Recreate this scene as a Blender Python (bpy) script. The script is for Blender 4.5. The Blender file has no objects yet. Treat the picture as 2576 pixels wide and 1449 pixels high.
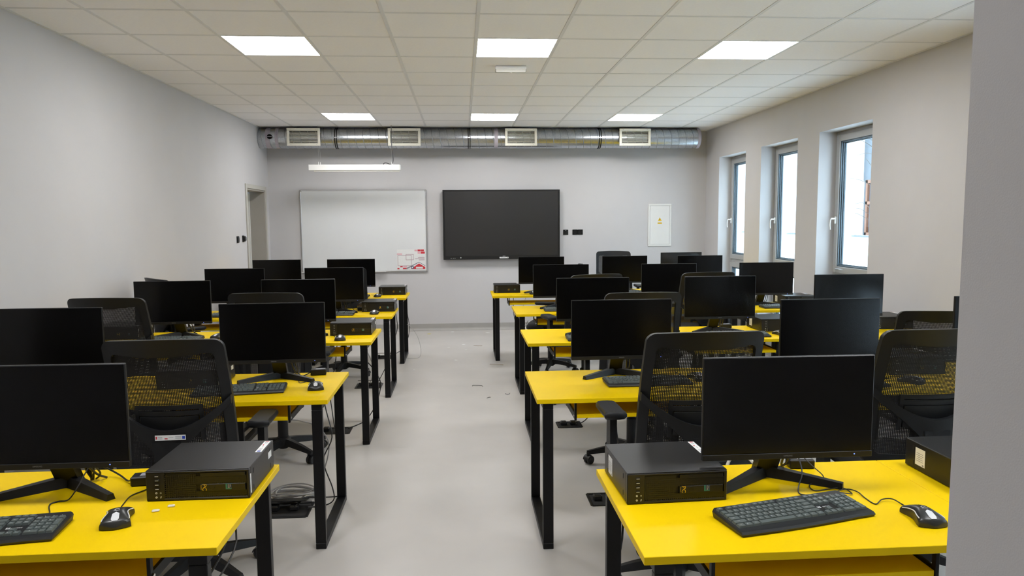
import bpy, math, random
from mathutils import Matrix, Vector
random.seed(7)
SC = bpy.context.scene
COL = SC.collection
PI = math.pi

# ---------------------------------------------------------------- camera
def cam_axes(yaw, pitch, roll):
    f = Vector((math.sin(yaw)*math.cos(pitch), math.cos(yaw)*math.cos(pitch), math.sin(pitch)))
    r = Vector((math.cos(yaw), -math.sin(yaw), 0))
    u = r.cross(f)
    c, s = math.cos(roll), math.sin(roll)
    return c*r + s*u, -s*r + c*u, f
CAM_H = 1.6
_r, _u, _f = cam_axes(0.0690557, -0.0931955, -0.0075205)
cd = bpy.data.cameras.new('camera'); cd.sensor_width = 36.0; cd.lens = 1799.06/2576*36.0
cd.clip_start = 0.05; cd.clip_end = 200
cam = bpy.data.objects.new('camera', cd); COL.objects.link(cam)
cam.matrix_world = Matrix(((_r.x, _u.x, -_f.x, 0), (_r.y, _u.y, -_f.y, 0), (_r.z, _u.z, -_f.z, CAM_H), (0, 0, 0, 1)))
SC.camera = cam

# ---------------------------------------------------------------- world, light, exposure
W = bpy.data.worlds.new('overcast_sky'); SC.world = W; W.use_nodes = True
bg = W.node_tree.nodes['Background']
bg.inputs[0].default_value = (0.70, 0.86, 1.0, 1); bg.inputs[1].default_value = 8.0
PANEL_STRENGTH = 20.5
SC.view_settings.view_transform = 'Standard'; SC.view_settings.look = 'None'
SC.view_settings.gamma = 1.0; SC.view_settings.use_curve_mapping = False
SC.view_settings.exposure = 0.19
SC.cycles.max_bounces = 6; SC.cycles.diffuse_bounces = 4; SC.cycles.glossy_bounces = 3
SC.cycles.use_adaptive_sampling = True; SC.cycles.adaptive_threshold = 0.012
SC.cycles.transparent_max_bounces = 12; SC.cycles.sample_clamp_indirect = 6.0
SC.cycles.caustics_reflective = False; SC.cycles.caustics_refractive = False

# ---------------------------------------------------------------- materials
def mat(name, col, rough=0.5, metal=0.0, var=0.0, scale=20.0, bump=0.0, bscale=200.0, emit=None, estr=0.0, spec=0.5, coat=0.0, stretch=None):
    m = bpy.data.materials.new(name); m.use_nodes = True
    nt = m.node_tree; b = nt.nodes['Principled BSDF']
    b.inputs['Base Color'].default_value = (*col, 1); b.inputs['Roughness'].default_value = rough
    b.inputs['Metallic'].default_value = metal; b.inputs['Specular IOR Level'].default_value = spec
    b.inputs['Coat Weight'].default_value = coat
    tc = nt.nodes.new('ShaderNodeTexCoord')
    src = tc.outputs['Object']
    if stretch:
        mp = nt.nodes.new('ShaderNodeMapping'); mp.inputs['Scale'].default_value = stretch
        nt.links.new(src, mp.inputs[0]); src = mp.outputs[0]
    if var > 0:
        n = nt.nodes.new('ShaderNodeTexNoise'); n.inputs['Scale'].default_value = scale; n.inputs['Detail'].default_value = 4
        nt.links.new(src, n.inputs['Vector'])
        r = nt.nodes.new('ShaderNodeValToRGB')
        r.color_ramp.elements[0].position = 0.3; r.color_ramp.elements[1].position = 0.7
        r.color_ramp.elements[0].color = (*[max(0, c*(1-var)) for c in col], 1)
        r.color_ramp.elements[1].color = (*[min(1, c*(1+var)) for c in col], 1)
        nt.links.new(n.outputs['Fac'], r.inputs[0]); nt.links.new(r.outputs[0], b.inputs['Base Color'])
    if bump > 0:
        n2 = nt.nodes.new('ShaderNodeTexNoise'); n2.inputs['Scale'].default_value = bscale; n2.inputs['Detail'].default_value = 3
        nt.links.new(src, n2.inputs['Vector'])
        bp = nt.nodes.new('ShaderNodeBump'); bp.inputs['Strength'].default_value = bump; bp.inputs['Distance'].default_value = 0.002
        nt.links.new(n2.outputs['Fac'], bp.inputs['Height']); nt.links.new(bp.outputs[0], b.inputs['Normal'])
    if emit:
        b.inputs['Emission Color'].default_value = (*emit, 1); b.inputs['Emission Strength'].default_value = estr
    return m

def glass_mat(name, tint, gl=0.08, rough=0.0):
    m = bpy.data.materials.new(name); m.use_nodes = True; nt = m.node_tree
    for n in list(nt.nodes): nt.nodes.remove(n)
    o = nt.nodes.new('ShaderNodeOutputMaterial'); t = nt.nodes.new('ShaderNodeBsdfTransparent'); g = nt.nodes.new('ShaderNodeBsdfGlossy')
    t.inputs[0].default_value = (*tint, 1); g.inputs['Roughness'].default_value = rough
    mx = nt.nodes.new('ShaderNodeMixShader'); mx.inputs[0].default_value = gl
    nt.links.new(t.outputs[0], mx.inputs[1]); nt.links.new(g.outputs[0], mx.inputs[2])
    nt.links.new(mx.outputs[0], o.inputs[0])
    return m

M = {}
M['wall'] = mat('wall_paint_grey', (0.60, 0.585, 0.585), 0.85, var=0.012, scale=3, bump=0.08, bscale=500)
M['ceil'] = mat('ceiling_tile_mineral', (0.965, 0.955, 0.965), 0.9, var=0.015, scale=60, bump=0.1, bscale=700)
M['tbar'] = mat('ceiling_runner_white_steel', (0.78, 0.78, 0.79), 0.5, var=0.01, scale=8)
M['floor'] = mat('floor_linoleum_grey', (0.53, 0.505, 0.475), 0.40, var=0.05, scale=2.2, bump=0.03, bscale=60)
M['base'] = mat('cove_base_linoleum', (0.40, 0.385, 0.36), 0.5, var=0.04, scale=6)
M['white'] = mat('white_painted_metal', (0.82, 0.81, 0.78), 0.35, var=0.01, scale=10)
M['white_plastic'] = mat('white_plastic', (0.84, 0.84, 0.82), 0.4, var=0.01, scale=10)
M['board'] = mat('whiteboard_enamel', (0.78, 0.79, 0.79), 0.22, var=0.01, scale=4)
M['alu'] = mat('brushed_aluminium', (0.72, 0.72, 0.72), 0.32, 1.0, var=0.04, scale=60, stretch=(1, 1, 12))
M['cream'] = mat('cream_grille_paint', (0.80, 0.77, 0.66), 0.45, var=0.01, scale=10)
M['dark'] = mat('dark_cavity', (0.012, 0.012, 0.012), 0.8, var=0.1, scale=20)
M['led'] = mat('led_diffuser', (0.95, 0.95, 0.95), 0.5, emit=(0.985, 0.985, 1.0), estr=PANEL_STRENGTH)
M['yellow'] = mat('yellow_laminate', (0.90, 0.605, 0.002), 0.42, var=0.02, scale=5, bump=0.02, bscale=900, spec=0.12)
M['yedge'] = mat('yellow_edge_band', (0.80, 0.52, 0.008), 0.4, var=0.02, scale=10)
M['blacksteel'] = mat('black_powder_coat', (0.005, 0.005, 0.0055), 0.42, var=0.08, scale=40, bump=0.03, bscale=900, spec=0.25)
M['screen'] = mat('matte_screen_black', (0.0025, 0.0024, 0.0026), 0.19, var=0.02, scale=3, spec=0.27)
M['bezel'] = mat('monitor_black_plastic', (0.009, 0.009, 0.0095), 0.38, var=0.05, scale=30, bump=0.04, bscale=1500, spec=0.35)
M['bezel_soft'] = mat('monitor_chin_grey_black', (0.014, 0.0135, 0.013), 0.42, var=0.05, scale=30, bump=0.04, bscale=1500, spec=0.35)
M['tvscreen'] = mat('display_screen_glass', (0.030, 0.029, 0.028), 0.24, var=0.01, scale=2, spec=0.5)
M['pc'] = mat('pc_case_black_steel', (0.011, 0.0105, 0.0105), 0.35, var=0.05, scale=60, bump=0.08, bscale=1800, spec=0.35)
M['pcfront'] = mat('pc_front_black_plastic', (0.013, 0.0122, 0.012), 0.38, var=0.05, scale=40, spec=0.4)
M['chair'] = mat('chair_black_plastic', (0.010, 0.0105, 0.0115), 0.42, var=0.05, scale=30, bump=0.05, bscale=1200, spec=0.32)
M['mesh'] = mat('chair_black_mesh', (0.010, 0.010, 0.011), 0.75, var=0.08, scale=80)
M['fabric'] = mat('seat_black_fabric', (0.014, 0.014, 0.015), 0.95, var=0.15, scale=300, bump=0.2, bscale=900)
M['rubber'] = mat('black_rubber', (0.012, 0.012, 0.013), 0.5, var=0.05, scale=50)
M['cable'] = mat('black_cable_pvc', (0.015, 0.015, 0.016), 0.4, var=0.05, scale=80)
M['gcable'] = mat('grey_cable_pvc', (0.42, 0.41, 0.40), 0.45, var=0.05, scale=80)
M['kbd'] = mat('keyboard_black_plastic', (0.018, 0.019, 0.020), 0.42, var=0.05, scale=60)
M['key'] = mat('keycap_dark_grey', (0.105, 0.125, 0.118), 0.42, var=0.05, scale=80)
M['legend'] = mat('legend_white_print', (0.75, 0.76, 0.75), 0.5, var=0.02, scale=50)
M['mouse'] = mat('mouse_black_satin', (0.020, 0.021, 0.020), 0.33, var=0.05, scale=60)
M['silver'] = mat('silver_plastic', (0.74, 0.75, 0.76), 0.3, var=0.03, scale=60)
M['paper'] = mat('white_paper_sticker', (0.82, 0.82, 0.80), 0.6, var=0.02, scale=60)
M['inkgrey'] = mat('grey_ink', (0.30, 0.30, 0.33), 0.6, var=0.05, scale=200)
M['inkred'] = mat('red_ink', (0.62, 0.035, 0.05), 0.5, var=0.03, scale=60)
M['inkpink'] = mat('pink_ink', (0.80, 0.45, 0.50), 0.5, var=0.03, scale=60)
M['inkmauve'] = mat('mauve_ink', (0.33, 0.15, 0.20), 0.5, var=0.05, scale=60)
M['inkblue'] = mat('blue_ink', (0.02, 0.06, 0.42), 0.5, var=0.03, scale=60)
M['inkteal'] = mat('teal_ink', (0.03, 0.22, 0.22), 0.4, var=0.05, scale=60)
M['inknavy'] = mat('navy_ink', (0.03, 0.04, 0.12), 0.4, var=0.05, scale=60)
M['inkyellow'] = mat('yellow_ink', (0.86, 0.55, 0.01), 0.5, var=0.03, scale=60)
M['inkblack'] = mat('black_ink', (0.012, 0.012, 0.012), 0.6, var=0.05, scale=60)
M['ledblue'] = mat('blue_power_led', (0.05, 0.08, 0.6), 0.4, emit=(0.12, 0.2, 1.0), estr=3.0)
M['frame'] = mat('window_frame_grey', (0.42, 0.42, 0.415), 0.4, var=0.02, scale=10)
M['gasket'] = mat('window_gasket_dark', (0.09, 0.12, 0.14), 0.5, var=0.05, scale=30)
M['glass'] = glass_mat('window_glass', (0.93, 0.97, 0.98))
M['jamb'] = mat('door_jamb_taupe', (0.40, 0.375, 0.33), 0.55, var=0.02, scale=6)
M['door'] = mat('door_frame_beige_grey', (0.52, 0.50, 0.45), 0.5, var=0.02, scale=6)
M['chrome'] = mat('polished_metal', (0.75, 0.75, 0.76), 0.2, 1.0, var=0.03, scale=60)
M['tape'] = mat('grey_duct_tape', (0.42, 0.38, 0.42), 0.5, var=0.04, scale=30)
M['facade'] = mat('white_render_facade', (0.85, 0.86, 0.87), 0.9, var=0.02, scale=2)
M['cladding'] = mat('grey_blue_cladding', (0.085, 0.097, 0.110), 0.6, var=0.05, scale=4)
M['brownwood'] = mat('orange_brown_frame', (0.17, 0.070, 0.035), 0.5, var=0.08, scale=12)
M['extglass'] = mat('outside_window_glass', (0.10, 0.13, 0.17), 0.15, var=0.05, scale=2)
M['snow'] = mat('snow_ground', (0.86, 0.88, 0.90), 0.9, var=0.03, scale=1.5, bump=0.3, bscale=10)
M['bark'] = mat('bare_twig_bark', (0.07, 0.055, 0.04), 0.8, var=0.1, scale=20)
M['clear'] = mat('frosted_diffuser', (0.78, 0.77, 0.72), 0.25, var=0.01, scale=10)
M['scrapbrown'] = mat('brown_straw', (0.30, 0.20, 0.11), 0.7, var=0.1, scale=40)
M['scrapyellow'] = mat('yellow_plastic_scrap', (0.70, 0.60, 0.12), 0.5, var=0.1, scale=40)

# galvanised spiral duct: zinc with faint spangle
def duct_mat():
    m = mat('galvanised_duct_zinc', (0.50, 0.53, 0.56), 0.27, 1.0)
    nt = m.node_tree; b = nt.nodes['Principled BSDF']
    tc = nt.nodes.new('ShaderNodeTexCoord')
    v = nt.nodes.new('ShaderNodeTexVoronoi'); v.inputs['Scale'].default_value = 55
    nt.links.new(tc.outputs['Object'], v.inputs['Vector'])
    r = nt.nodes.new('ShaderNodeValToRGB')
    r.color_ramp.elements[0].color = (0.44, 0.47, 0.50, 1); r.color_ramp.elements[1].color = (0.58, 0.60, 0.62, 1)
    nt.links.new(v.outputs['Distance'], r.inputs[0]); nt.links.new(r.outputs[0], b.inputs['Base Color'])
    return m
M['duct'] = duct_mat()
M['seam'] = mat('folded_seam_zinc', (0.30, 0.32, 0.34), 0.4, 0.9, var=0.05, scale=40)

# ---------------------------------------------------------------- mesh helpers
class MB:
    def __init__(self): self.v = []; self.f = []; self.T = Matrix()
    def add(self, vs, fs):
        o = len(self.v); self.v += [tuple(self.T @ Vector(p)) for p in vs]; self.f += [[i+o for i in f] for f in fs]; return self
    def box(self, c, s, b=0.0):
        cx, cy, cz = c; hx, hy, hz = s[0]/2, s[1]/2, s[2]/2
        if b <= 0:
            vs = [(cx+sx*hx, cy+sy*hy, cz+sz*hz) for sx in (-1, 1) for sy in (-1, 1) for sz in (-1, 1)]
            return self.add(vs, [(0, 1, 3, 2), (4, 6, 7, 5), (0, 4, 5, 1), (2, 3, 7, 6), (0, 2, 6, 4), (1, 5, 7, 3)])
        b = min(b, hx*.98, hy*.98, hz*.98)
        vs = []; idx = {}
        for sx in (-1, 1):
            for sy in (-1, 1):
                for sz in (-1, 1):
                    for a in range(3):
                        d = [hx-b, hy-b, hz-b]; d[a] += b
                        idx[(sx, sy, sz, a)] = len(vs); vs.append((cx+sx*d[0], cy+sy*d[1], cz+sz*d[2]))
        fs = []
        S = (-1, 1)
        for s_ in S:
            fs.append([idx[(s_, a, c_, 0)] for a, c_ in ((-1, -1), (-1, 1), (1, 1), (1, -1))][::(1 if s_ < 0 else -1)])
            fs.append([idx[(a, s_, c_, 1)] for a, c_ in ((-1, -1), (1, -1), (1, 1), (-1, 1))][::(1 if s_ < 0 else -1)])
            fs.append([idx[(a, c_, s_, 2)] for a, c_ in ((-1, -1), (-1, 1), (1, 1), (1, -1))][::(1 if s_ < 0 else -1)])
        for a in S:
            for c_ in S:
                fs.append([idx[(a, c_, -1, 0)], idx[(a, c_, 1, 0)], idx[(a, c_, 1, 1)], idx[(a, c_, -1, 1)]])
                fs.append([idx[(a, -1, c_, 0)], idx[(a, 1, c_, 0)], idx[(a, 1, c_, 2)], idx[(a, -1, c_, 2)]])
                fs.append([idx[(-1, a, c_, 1)], idx[(1, a, c_, 1)], idx[(1, a, c_, 2)], idx[(-1, a, c_, 2)]])
                for d in S: fs.append([idx[(a, c_, d, k)] for k in range(3)])
        return self.add(vs, fs)
    def prism(self, pts, h0, h1, axis='z'):
        """pts polygon in the plane across `axis`, extruded h0..h1"""
        n = len(pts)
        def mk(p, h): return (p[0], p[1], h) if axis == 'z' else ((p[0], h, p[1]) if axis == 'y' else (h, p[0], p[1]))
        vs = [mk(p, h0) for p in pts] + [mk(p, h1) for p in pts]
        fs = [list(range(n))[::-1], list(range(n, 2*n))] + [[i, (i+1) % n, n+(i+1) % n, n+i] for i in range(n)]
        return self.add(vs, fs)
    def cyl(self, p0, p1, r0, r1=None, seg=16, caps=True):
        r1 = r0 if r1 is None else r1
        p0, p1 = Vector(p0), Vector(p1); d = (p1-p0).normalized()
        a = Vector((0, 0, 1)) if abs(d.z) < .9 else Vector((1, 0, 0))
        u = d.cross(a).normalized(); w = d.cross(u)
        vs = []
        for p, r in ((p0, r0), (p1, r1)):
            vs += [p + r*(math.cos(2*PI*i/seg)*u + math.sin(2*PI*i/seg)*w) for i in range(seg)]
        fs = [[i, (i+1) % seg, seg+(i+1) % seg, seg+i] for i in range(seg)]
        if caps: fs += [list(range(seg))[::-1], list(range(seg, 2*seg))]
        return self.add(vs, fs)
    def lathe(self, prof, seg=20, axis='z', c=(0, 0, 0)):
        """prof [(r,h)]"""
        vs = []; n = len(prof)
        for i in range(seg):
            a = 2*PI*i/seg
            for r, h in prof:
                x, y = r*math.cos(a), r*math.sin(a)
                p = (x, y, h) if axis == 'z' else ((h, x, y) if axis == 'x' else (x, h, y))
                vs.append((p[0]+c[0], p[1]+c[1], p[2]+c[2]))
        fs = []
        for i in range(seg):
            j = (i+1) % seg
            for k in range(n-1): fs.append([i*n+k, j*n+k, j*n+k+1, i*n+k+1])
        return self.add(vs, fs)
    def tube(self, pts, r, seg=6, closed=False, smooth=True, ry=None):
        P = [Vector(p) for p in pts]
        if smooth and len(P) > 2: P = catmull(P, 5, closed)
        n = len(P); vs = []
        prev = None
        for i, p in enumerate(P):
            if closed: d = (P[(i+1) % n]-P[i-1])
            else: d = P[min(i+1, n-1)]-P[max(i-1, 0)]
            d = d.normalized() if d.length > 1e-9 else Vector((0, 0, 1))
            if prev is None:
                a = Vector((0, 0, 1)) if abs(d.z) < .9 else Vector((1, 0, 0))
                u = d.cross(a).normalized()
            else:
                u = (prev - d*prev.dot(d)); u = u.normalized() if u.length > 1e-6 else d.orthogonal().normalized()
            prev = u; w = d.cross(u)
            rr = r[i*len(r)//n] if isinstance(r, (list, tuple)) else r
            r2 = rr if ry is None else ry
            vs += [p + rr*math.cos(2*PI*k/seg)*u + r2*math.sin(2*PI*k/seg)*w for k in range(seg)]
        fs = []
        for i in range(n if closed else n-1):
            j = (i+1) % n
            for k in range(seg): fs.append([i*seg+k, i*seg+(k+1) % seg, j*seg+(k+1) % seg, j*seg+k])
        if not closed: fs += [list(range(seg))[::-1], [(n-1)*seg+k for k in range(seg)]]
        return self.add(vs, fs)
    def grid(self, fn, nu, nv, flip=False):
        vs = [fn(i/nu, j/nv) for i in range(nu+1) for j in range(nv+1)]
        fs = []
        for i in range(nu):
            for j in range(nv):
                q = [i*(nv+1)+j, (i+1)*(nv+1)+j, (i+1)*(nv+1)+j+1, i*(nv+1)+j+1]
                fs.append(q[::-1] if flip else q)
        return self.add(vs, fs)
    def merge(self, verts, faces): return self.add(verts, faces)
    def mesh(self, name, angle=32, fix=False):
        me = bpy.data.meshes.new(name); me.from_pydata(self.v, [], self.f); 
        if fix:
            import bmesh
            bm = bmesh.new(); bm.from_mesh(me); bmesh.ops.recalc_face_normals(bm, faces=bm.faces); bm.to_mesh(me); bm.free()
        me.update()
        for p in me.polygons: p.use_smooth = True
        try: me.set_sharp_from_angle(angle=math.radians(angle))
        except Exception: pass
        return me

def catmull(P, k, closed=False):
    out = []; n = len(P)
    rng = range(n) if closed else range(n-1)
    for i in rng:
        p0 = P[(i-1) % n] if (closed or i > 0) else P[0]
        p1 = P[i]; p2 = P[(i+1) % n]
        p3 = P[(i+2) % n] if (closed or i+2 < n) else P[n-1]
        for t in range(k):
            s = t/k
            out.append(0.5*((2*p1) + (p2-p0)*s + (2*p0-5*p1+4*p2-p3)*s*s + (3*p1-p0-3*p2+p3)*s**3))
    if not closed: out.append(P[-1])
    return out

def obj(name, mb, m, parent=None, loc=(0, 0, 0), rot=(0, 0, 0), angle=32, fix=True):
    me = mb if isinstance(mb, bpy.types.Mesh) else mb.mesh(name, angle, fix)
    if m is not None and not me.materials: me.materials.append(M[m] if isinstance(m, str) else m)
    o = bpy.data.objects.new(name, me); COL.objects.link(o)
    o.location = loc; o.rotation_euler = rot
    if parent is not None: o.parent = parent
    return o

def tag(o, label=None, cat=None, group=None, kind=None):
    if label: o['label'] = label
    if cat: o['category'] = cat
    if group: o['group'] = group
    if kind: o['kind'] = kind
    return o

def thing(name, label, cat, loc=(0, 0, 0), rz=0.0, group=None, kind=None):
    o = bpy.data.objects.new(name, None); COL.objects.link(o); o.empty_display_size = 0.05
    o.location = loc; o.rotation_euler = (0, 0, rz)
    return tag(o, label, cat, group, kind)

def copy_tree(o, parent=None):
    c = o.copy(); COL.objects.link(c); c.parent = parent
    for ch in o.children: copy_tree(ch, c)
    return c

_used = set()
def place(proto, label, loc, rz=0.0, group=None):
    if proto.name not in _used: _used.add(proto.name); o = proto
    else: o = copy_tree(proto)
    o.location = loc; o.rotation_euler = (0, 0, rz)
    o['label'] = label
    if group: o['group'] = group
    return o

def struct(name, mb, m, label, loc=(0, 0, 0), angle=32):
    o = obj(name, mb, m, None, loc, angle=angle); return tag(o, label, None, None, 'structure')

_text_cache = {}
def text_geo(s, size):
    """flat glyph faces centred on the origin in the xy plane"""
    if s not in _text_cache:
        cu = bpy.data.curves.new('txt', 'FONT'); cu.body = s; cu.size = 1.0; cu.align_x = 'CENTER'; cu.align_y = 'CENTER'; cu.resolution_u = 2
        t = bpy.data.objects.new('txt', cu); COL.objects.link(t)
        dg = bpy.context.evaluated_depsgraph_get(); dg.update()
        me = bpy.data.meshes.new_from_object(t.evaluated_get(dg))
        _text_cache[s] = ([tuple(v.co) for v in me.vertices], [list(p.vertices) for p in me.polygons])
        bpy.data.objects.remove(t); bpy.data.curves.remove(cu); bpy.data.meshes.remove(me)
    v, f = _text_cache[s]
    return [(x*size, y*size, 0) for x, y, z in v], f
def add_text(mb, s, size, T):
    v, f = text_geo(s, size); o = mb.T; mb.T = o @ T; mb.add(v, f); mb.T = o

def RX(a): return Matrix.Rotation(a, 4, 'X')
def RY(a): return Matrix.Rotation(a, 4, 'Y')
def RZ(a): return Matrix.Rotation(a, 4, 'Z')
def TR(x, y, z): return Matrix.Translation((x, y, z))

# ================================================================ ROOM
XL, XR, YB, YF, HC = -2.755, 3.64, 10.53, -1.7, 2.9056
# floor
struct('floor', MB().box(((XL+XR)/2, (YB+YF)/2, -0.05), (XR-XL+0.7, YB-YF+0.4, 0.1)), 'floor', 'smooth light grey linoleum classroom floor')

# walls
struct('wall_back', MB().box(((XL+XR)/2, YB+0.1, HC/2+0.1), (XR-XL+0.6, 0.2, HC+0.2)), 'wall', 'light grey painted back wall behind the whiteboard')
struct('wall_rear', MB().box(((XL+XR)/2, YF-0.1, HC/2+0.1), (XR-XL+0.6, 0.2, HC+0.2)), 'wall', 'light grey painted wall behind the nearest desks')
# left wall with door opening
DY0, DY1, DZ = 9.47, 10.32, 2.05
w = MB(); th = 0.3
w.box((XL-th/2, (YF+DY0)/2, HC/2+0.1), (th, DY0-YF, HC+0.2))
w.box((XL-th/2, (DY1+YB)/2, HC/2+0.1), (th, YB-DY1, HC+0.2))
w.box((XL-th/2, (DY0+DY1)/2, (DZ+HC+0.2)/2), (th, DY1-DY0, HC+0.2-DZ))
struct('wall_left', w, 'wall', 'long light grey painted wall left of the desks')
# right wall with three window openings
WIN = [(9.045, 9.992), (7.617, 8.57), (6.197, 7.148), (3.50, 4.45), (2.08, 3.03), (0.66, 1.61)]
WZ0, WZ1, WD = 0.32, 2.476, 0.34
w = MB(); ys = [YF] + sorted([v for p in WIN for v in p]) + [YB]
for i in range(0, len(ys), 2):
    w.box((XR+WD/2, (ys[i]+ys[i+1])/2, HC/2+0.1), (WD, ys[i+1]-ys[i], HC+0.2))
for a, b in WIN:
    w.box((XR+WD/2, (a+b)/2, (WZ1+HC+0.2)/2), (WD, b-a, HC+0.2-WZ1))
    w.box((XR+WD/2, (a+b)/2, WZ0/2), (WD, b-a, WZ0))
struct('wall_right', w, 'wall', 'light grey painted wall with tall narrow windows')
# near pillar at the right edge of the view
PX, PY = 0.520, 0.72
pb = MB().box((PX+0.35, PY-0.2, HC/2), (0.7, 0.4, HC), 0.008)
struct('wall_pillar', pb, 'wall', 'grey painted wall corner close by at the right edge')

# coved base strips
def cove(name, p0, p1, inward, label):
    mb = MB(); p0 = Vector((*p0, 0)); p1 = Vector((*p1, 0)); n = Vector((*inward, 0))
    prof = [(0.0, 0.10), (0.004, 0.10), (0.004, 0.04)] + [(0.004+0.036*(1-math.cos(a)), 0.004+0.036*(1-math.sin(a))) for a in [PI/2*k/6 for k in range(7)]] + [(0.06, 0.002), (0.06, 0.0), (0.0, 0.0)]
    vs = []
    for p in (p0, p1): vs += [p + n*d + Vector((0, 0, h)) for d, h in prof]
    k = len(prof)
    fs = [[i, (i+1) % k, k+(i+1) % k, k+i] for i in range(k)] + [list(range(k)), list(range(k, 2*k))[::-1]]
    mb.add(vs, fs)
    struct(name, mb, 'base', label)
cove('baseboard_back', (XL, YB), (XR, YB), (0, -1), 'darker grey coved base strip along the back wall')
cove('baseboard_left', (XL, YF), (XL, DY0-0.06), (1, 0), 'darker grey coved base strip along the left wall')
cove('baseboard_right', (XR, YF), (XR, YB), (-1, 0), 'darker grey coved base strip along the window wall')

# ceiling: slab, tiles and T runners
GX0, GY0, G = 0.1211, 5.2673, 0.6
ceil = struct('ceiling', MB().box(((XL+XR)/2, (YB+YF)/2, HC+0.09), (XR-XL+0.6, YB-YF+0.4, 0.1)), 'ceil', 'suspended ceiling of pale square mineral tiles in a steel grid')
cx = [XL] + [GX0+G*c for c in range(-4, 6)] + [XR]
ry = [YF] + [GY0+G*r for r in range(-11, 9)] + [YB]
LIGHTS = {(c, r) for c in (-3, 0, 3) for r in (-6, 0, 6)}
tile_cache = {}
for i in range(len(cx)-1):
    for j in range(len(ry)-1):
        c, r = i-5, j-12
        if (c, r) in LIGHTS: continue
        sx, sy = cx[i+1]-cx[i]-0.024, ry[j+1]-ry[j]-0.024
        if sx < 0.02 or sy < 0.02: continue
        k = (round(sx, 3), round(sy, 3))
        if k not in tile_cache:
            tile_cache[k] = MB().box((0, 0, 0.008), (sx+0.004, sy+0.004, 0.012), 0.003).mesh('tile', 20, True)
        obj('tile', tile_cache[k], 'ceil', ceil, ((cx[i]+cx[i+1])/2, (ry[j]+ry[j+1])/2, HC))
for x in cx[1:-1]:
    obj('runner', MB().box((x, (YF+YB)/2, HC+0.006), (0.024, YB-YF, 0.013), 0.001), 'tbar', ceil)
for y in ry[1:-1]:
    obj('cross_runner', MB().box(((XL+XR)/2, y, HC+0.0065), (XR-XL, 0.024, 0.0125), 0.001), 'tbar', ceil)
tr = MB(); e = 0.022
tr.box((XL+e/2, (YF+YB)/2, HC+0.004), (e, YB-YF, 0.012)); tr.box((XR-e/2, (YF+YB)/2, HC+0.004), (e, YB-YF, 0.012))
tr.box(((XL+XR)/2, YB-e/2, HC+0.0045), (XR-XL, e, 0.011))
obj('edge_trim', tr, 'tbar', ceil)

# LED panels set in the grid
def led_panel():
    t = thing('ceiling_light', '', 'ceiling light', group='square ceiling light panels')
    fr = MB(); s = 0.595/2; b = 0.012
    for sx, sy, dx, dy in ((0, -1, 0.595, b), (0, 1, 0.595, b), (-1, 0, b, 0.595-2*b), (1, 0, b, 0.595-2*b)):
        fr.box((sx*(s-b/2), sy*(s-b/2), 0.010), (dx, dy, 0.014))
    obj('frame', fr, 'white', t)
    obj('diffuser', MB().box((0, 0, 0.010), (0.571, 0.571, 0.006)), 'led', t)
    return t
lp = led_panel()
rowname = {0: 'above the second and third rows', 6: 'by the duct near the back wall', -6: 'above the nearest desks'}
colname = {-3: 'leftmost lit square ceiling panel', 0: 'middle lit square ceiling panel', 3: 'rightmost lit square ceiling panel'}
for r in (0, 6, -6):
    for c in (-3, 0, 3):
        place(lp, '%s %s' % (colname[c], rowname[r]), (GX0+G*c+G/2, GY0+G*r+G/2, HC-0.003))

# emergency light
t = thing('emergency_light', 'small white emergency light fixture on the ceiling behind the middle panel', 'emergency light', (0.432, 6.20, HC))
obj('body', MB().box((0, 0, -0.014), (0.262, 0.07, 0.028), 0.004), 'white_plastic', t)
obj('diffuser', MB().prism([(-0.03, -0.028), (0.03, -0.028), (0.022, -0.05), (-0.022, -0.05)], -0.125, 0.125, 'x'), 'clear', t)
obj('lens', MB().lathe([(0.0, -0.056), (0.010, -0.055), (0.014, -0.050)], 14), 'silver', t)
for s in (-1, 1): obj('end_clip', MB().box((s*0.128, 0, -0.034), (0.006, 0.062, 0.022), 0.002), 'gcable', t)

# ================================================================ VENTILATION DUCT
DYc, DZc, DR = 10.20, 2.760, 0.138
duct = thing('ventilation_duct', 'round galvanised steel air duct hung under the ceiling along the back wall', 'air duct', (0, DYc, DZc))
DX0, DX1 = XL+0.002, 3.385
obj('pipe', MB().lathe([(DR, DX0), (DR, DX1)], 64, 'x'), 'duct', duct)
# spiral seam
sp = []; pitch = 0.105; n = int((DX1-DX0)/pitch*24)
for i in range(n+1):
    a = 2*PI*i/24; sp.append((DX0+pitch*i/24, math.cos(a)*(DR+0.0005), math.sin(a)*(DR+0.0005)))
obj('spiral_seam', MB().tube(sp, 0.0034, 5, smooth=False), 'seam', duct, fix=False)
obj('end_cap', MB().lathe([(0, DX1+0.022), (DR-0.01, DX1+0.022), (DR+0.003, DX1+0.012), (DR+0.003, DX1-0.028), (DR, DX1-0.028)], 48, 'x'), 'tape', duct)
for x in (-1.706, 0.117, 1.955):
    mb = MB()
    for dx in (-0.012, 0.012):
        mb.lathe([(DR+0.001, x+dx-0.006), (DR+0.008, x+dx-0.006), (DR+0.008, x+dx+0.006), (DR+0.001, x+dx+0.006)], 40, 'x')
    cl = obj('clamp_ring', mb, 'blacksteel', duct)
    obj('hanger_rod', MB().cyl((x, 0.03, DR), (x, 0.03, 0.145), 0.006), 'alu', cl)
    obj('clamp_bolt', MB().box((x, -DR-0.008, -0.005), (0.03, 0.016, 0.014), 0.003), 'chrome', cl)
for x, wd in ((0.492, 0.05), (-2.62, 0.06), (-2.50, 0.045)):
    obj('tape_band', MB().lathe([(DR, x-wd/2), (DR+0.0022, x-wd/2), (DR+0.0022, x+wd/2), (DR, x+wd/2)], 48, 'x'), 'tape', duct)
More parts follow.
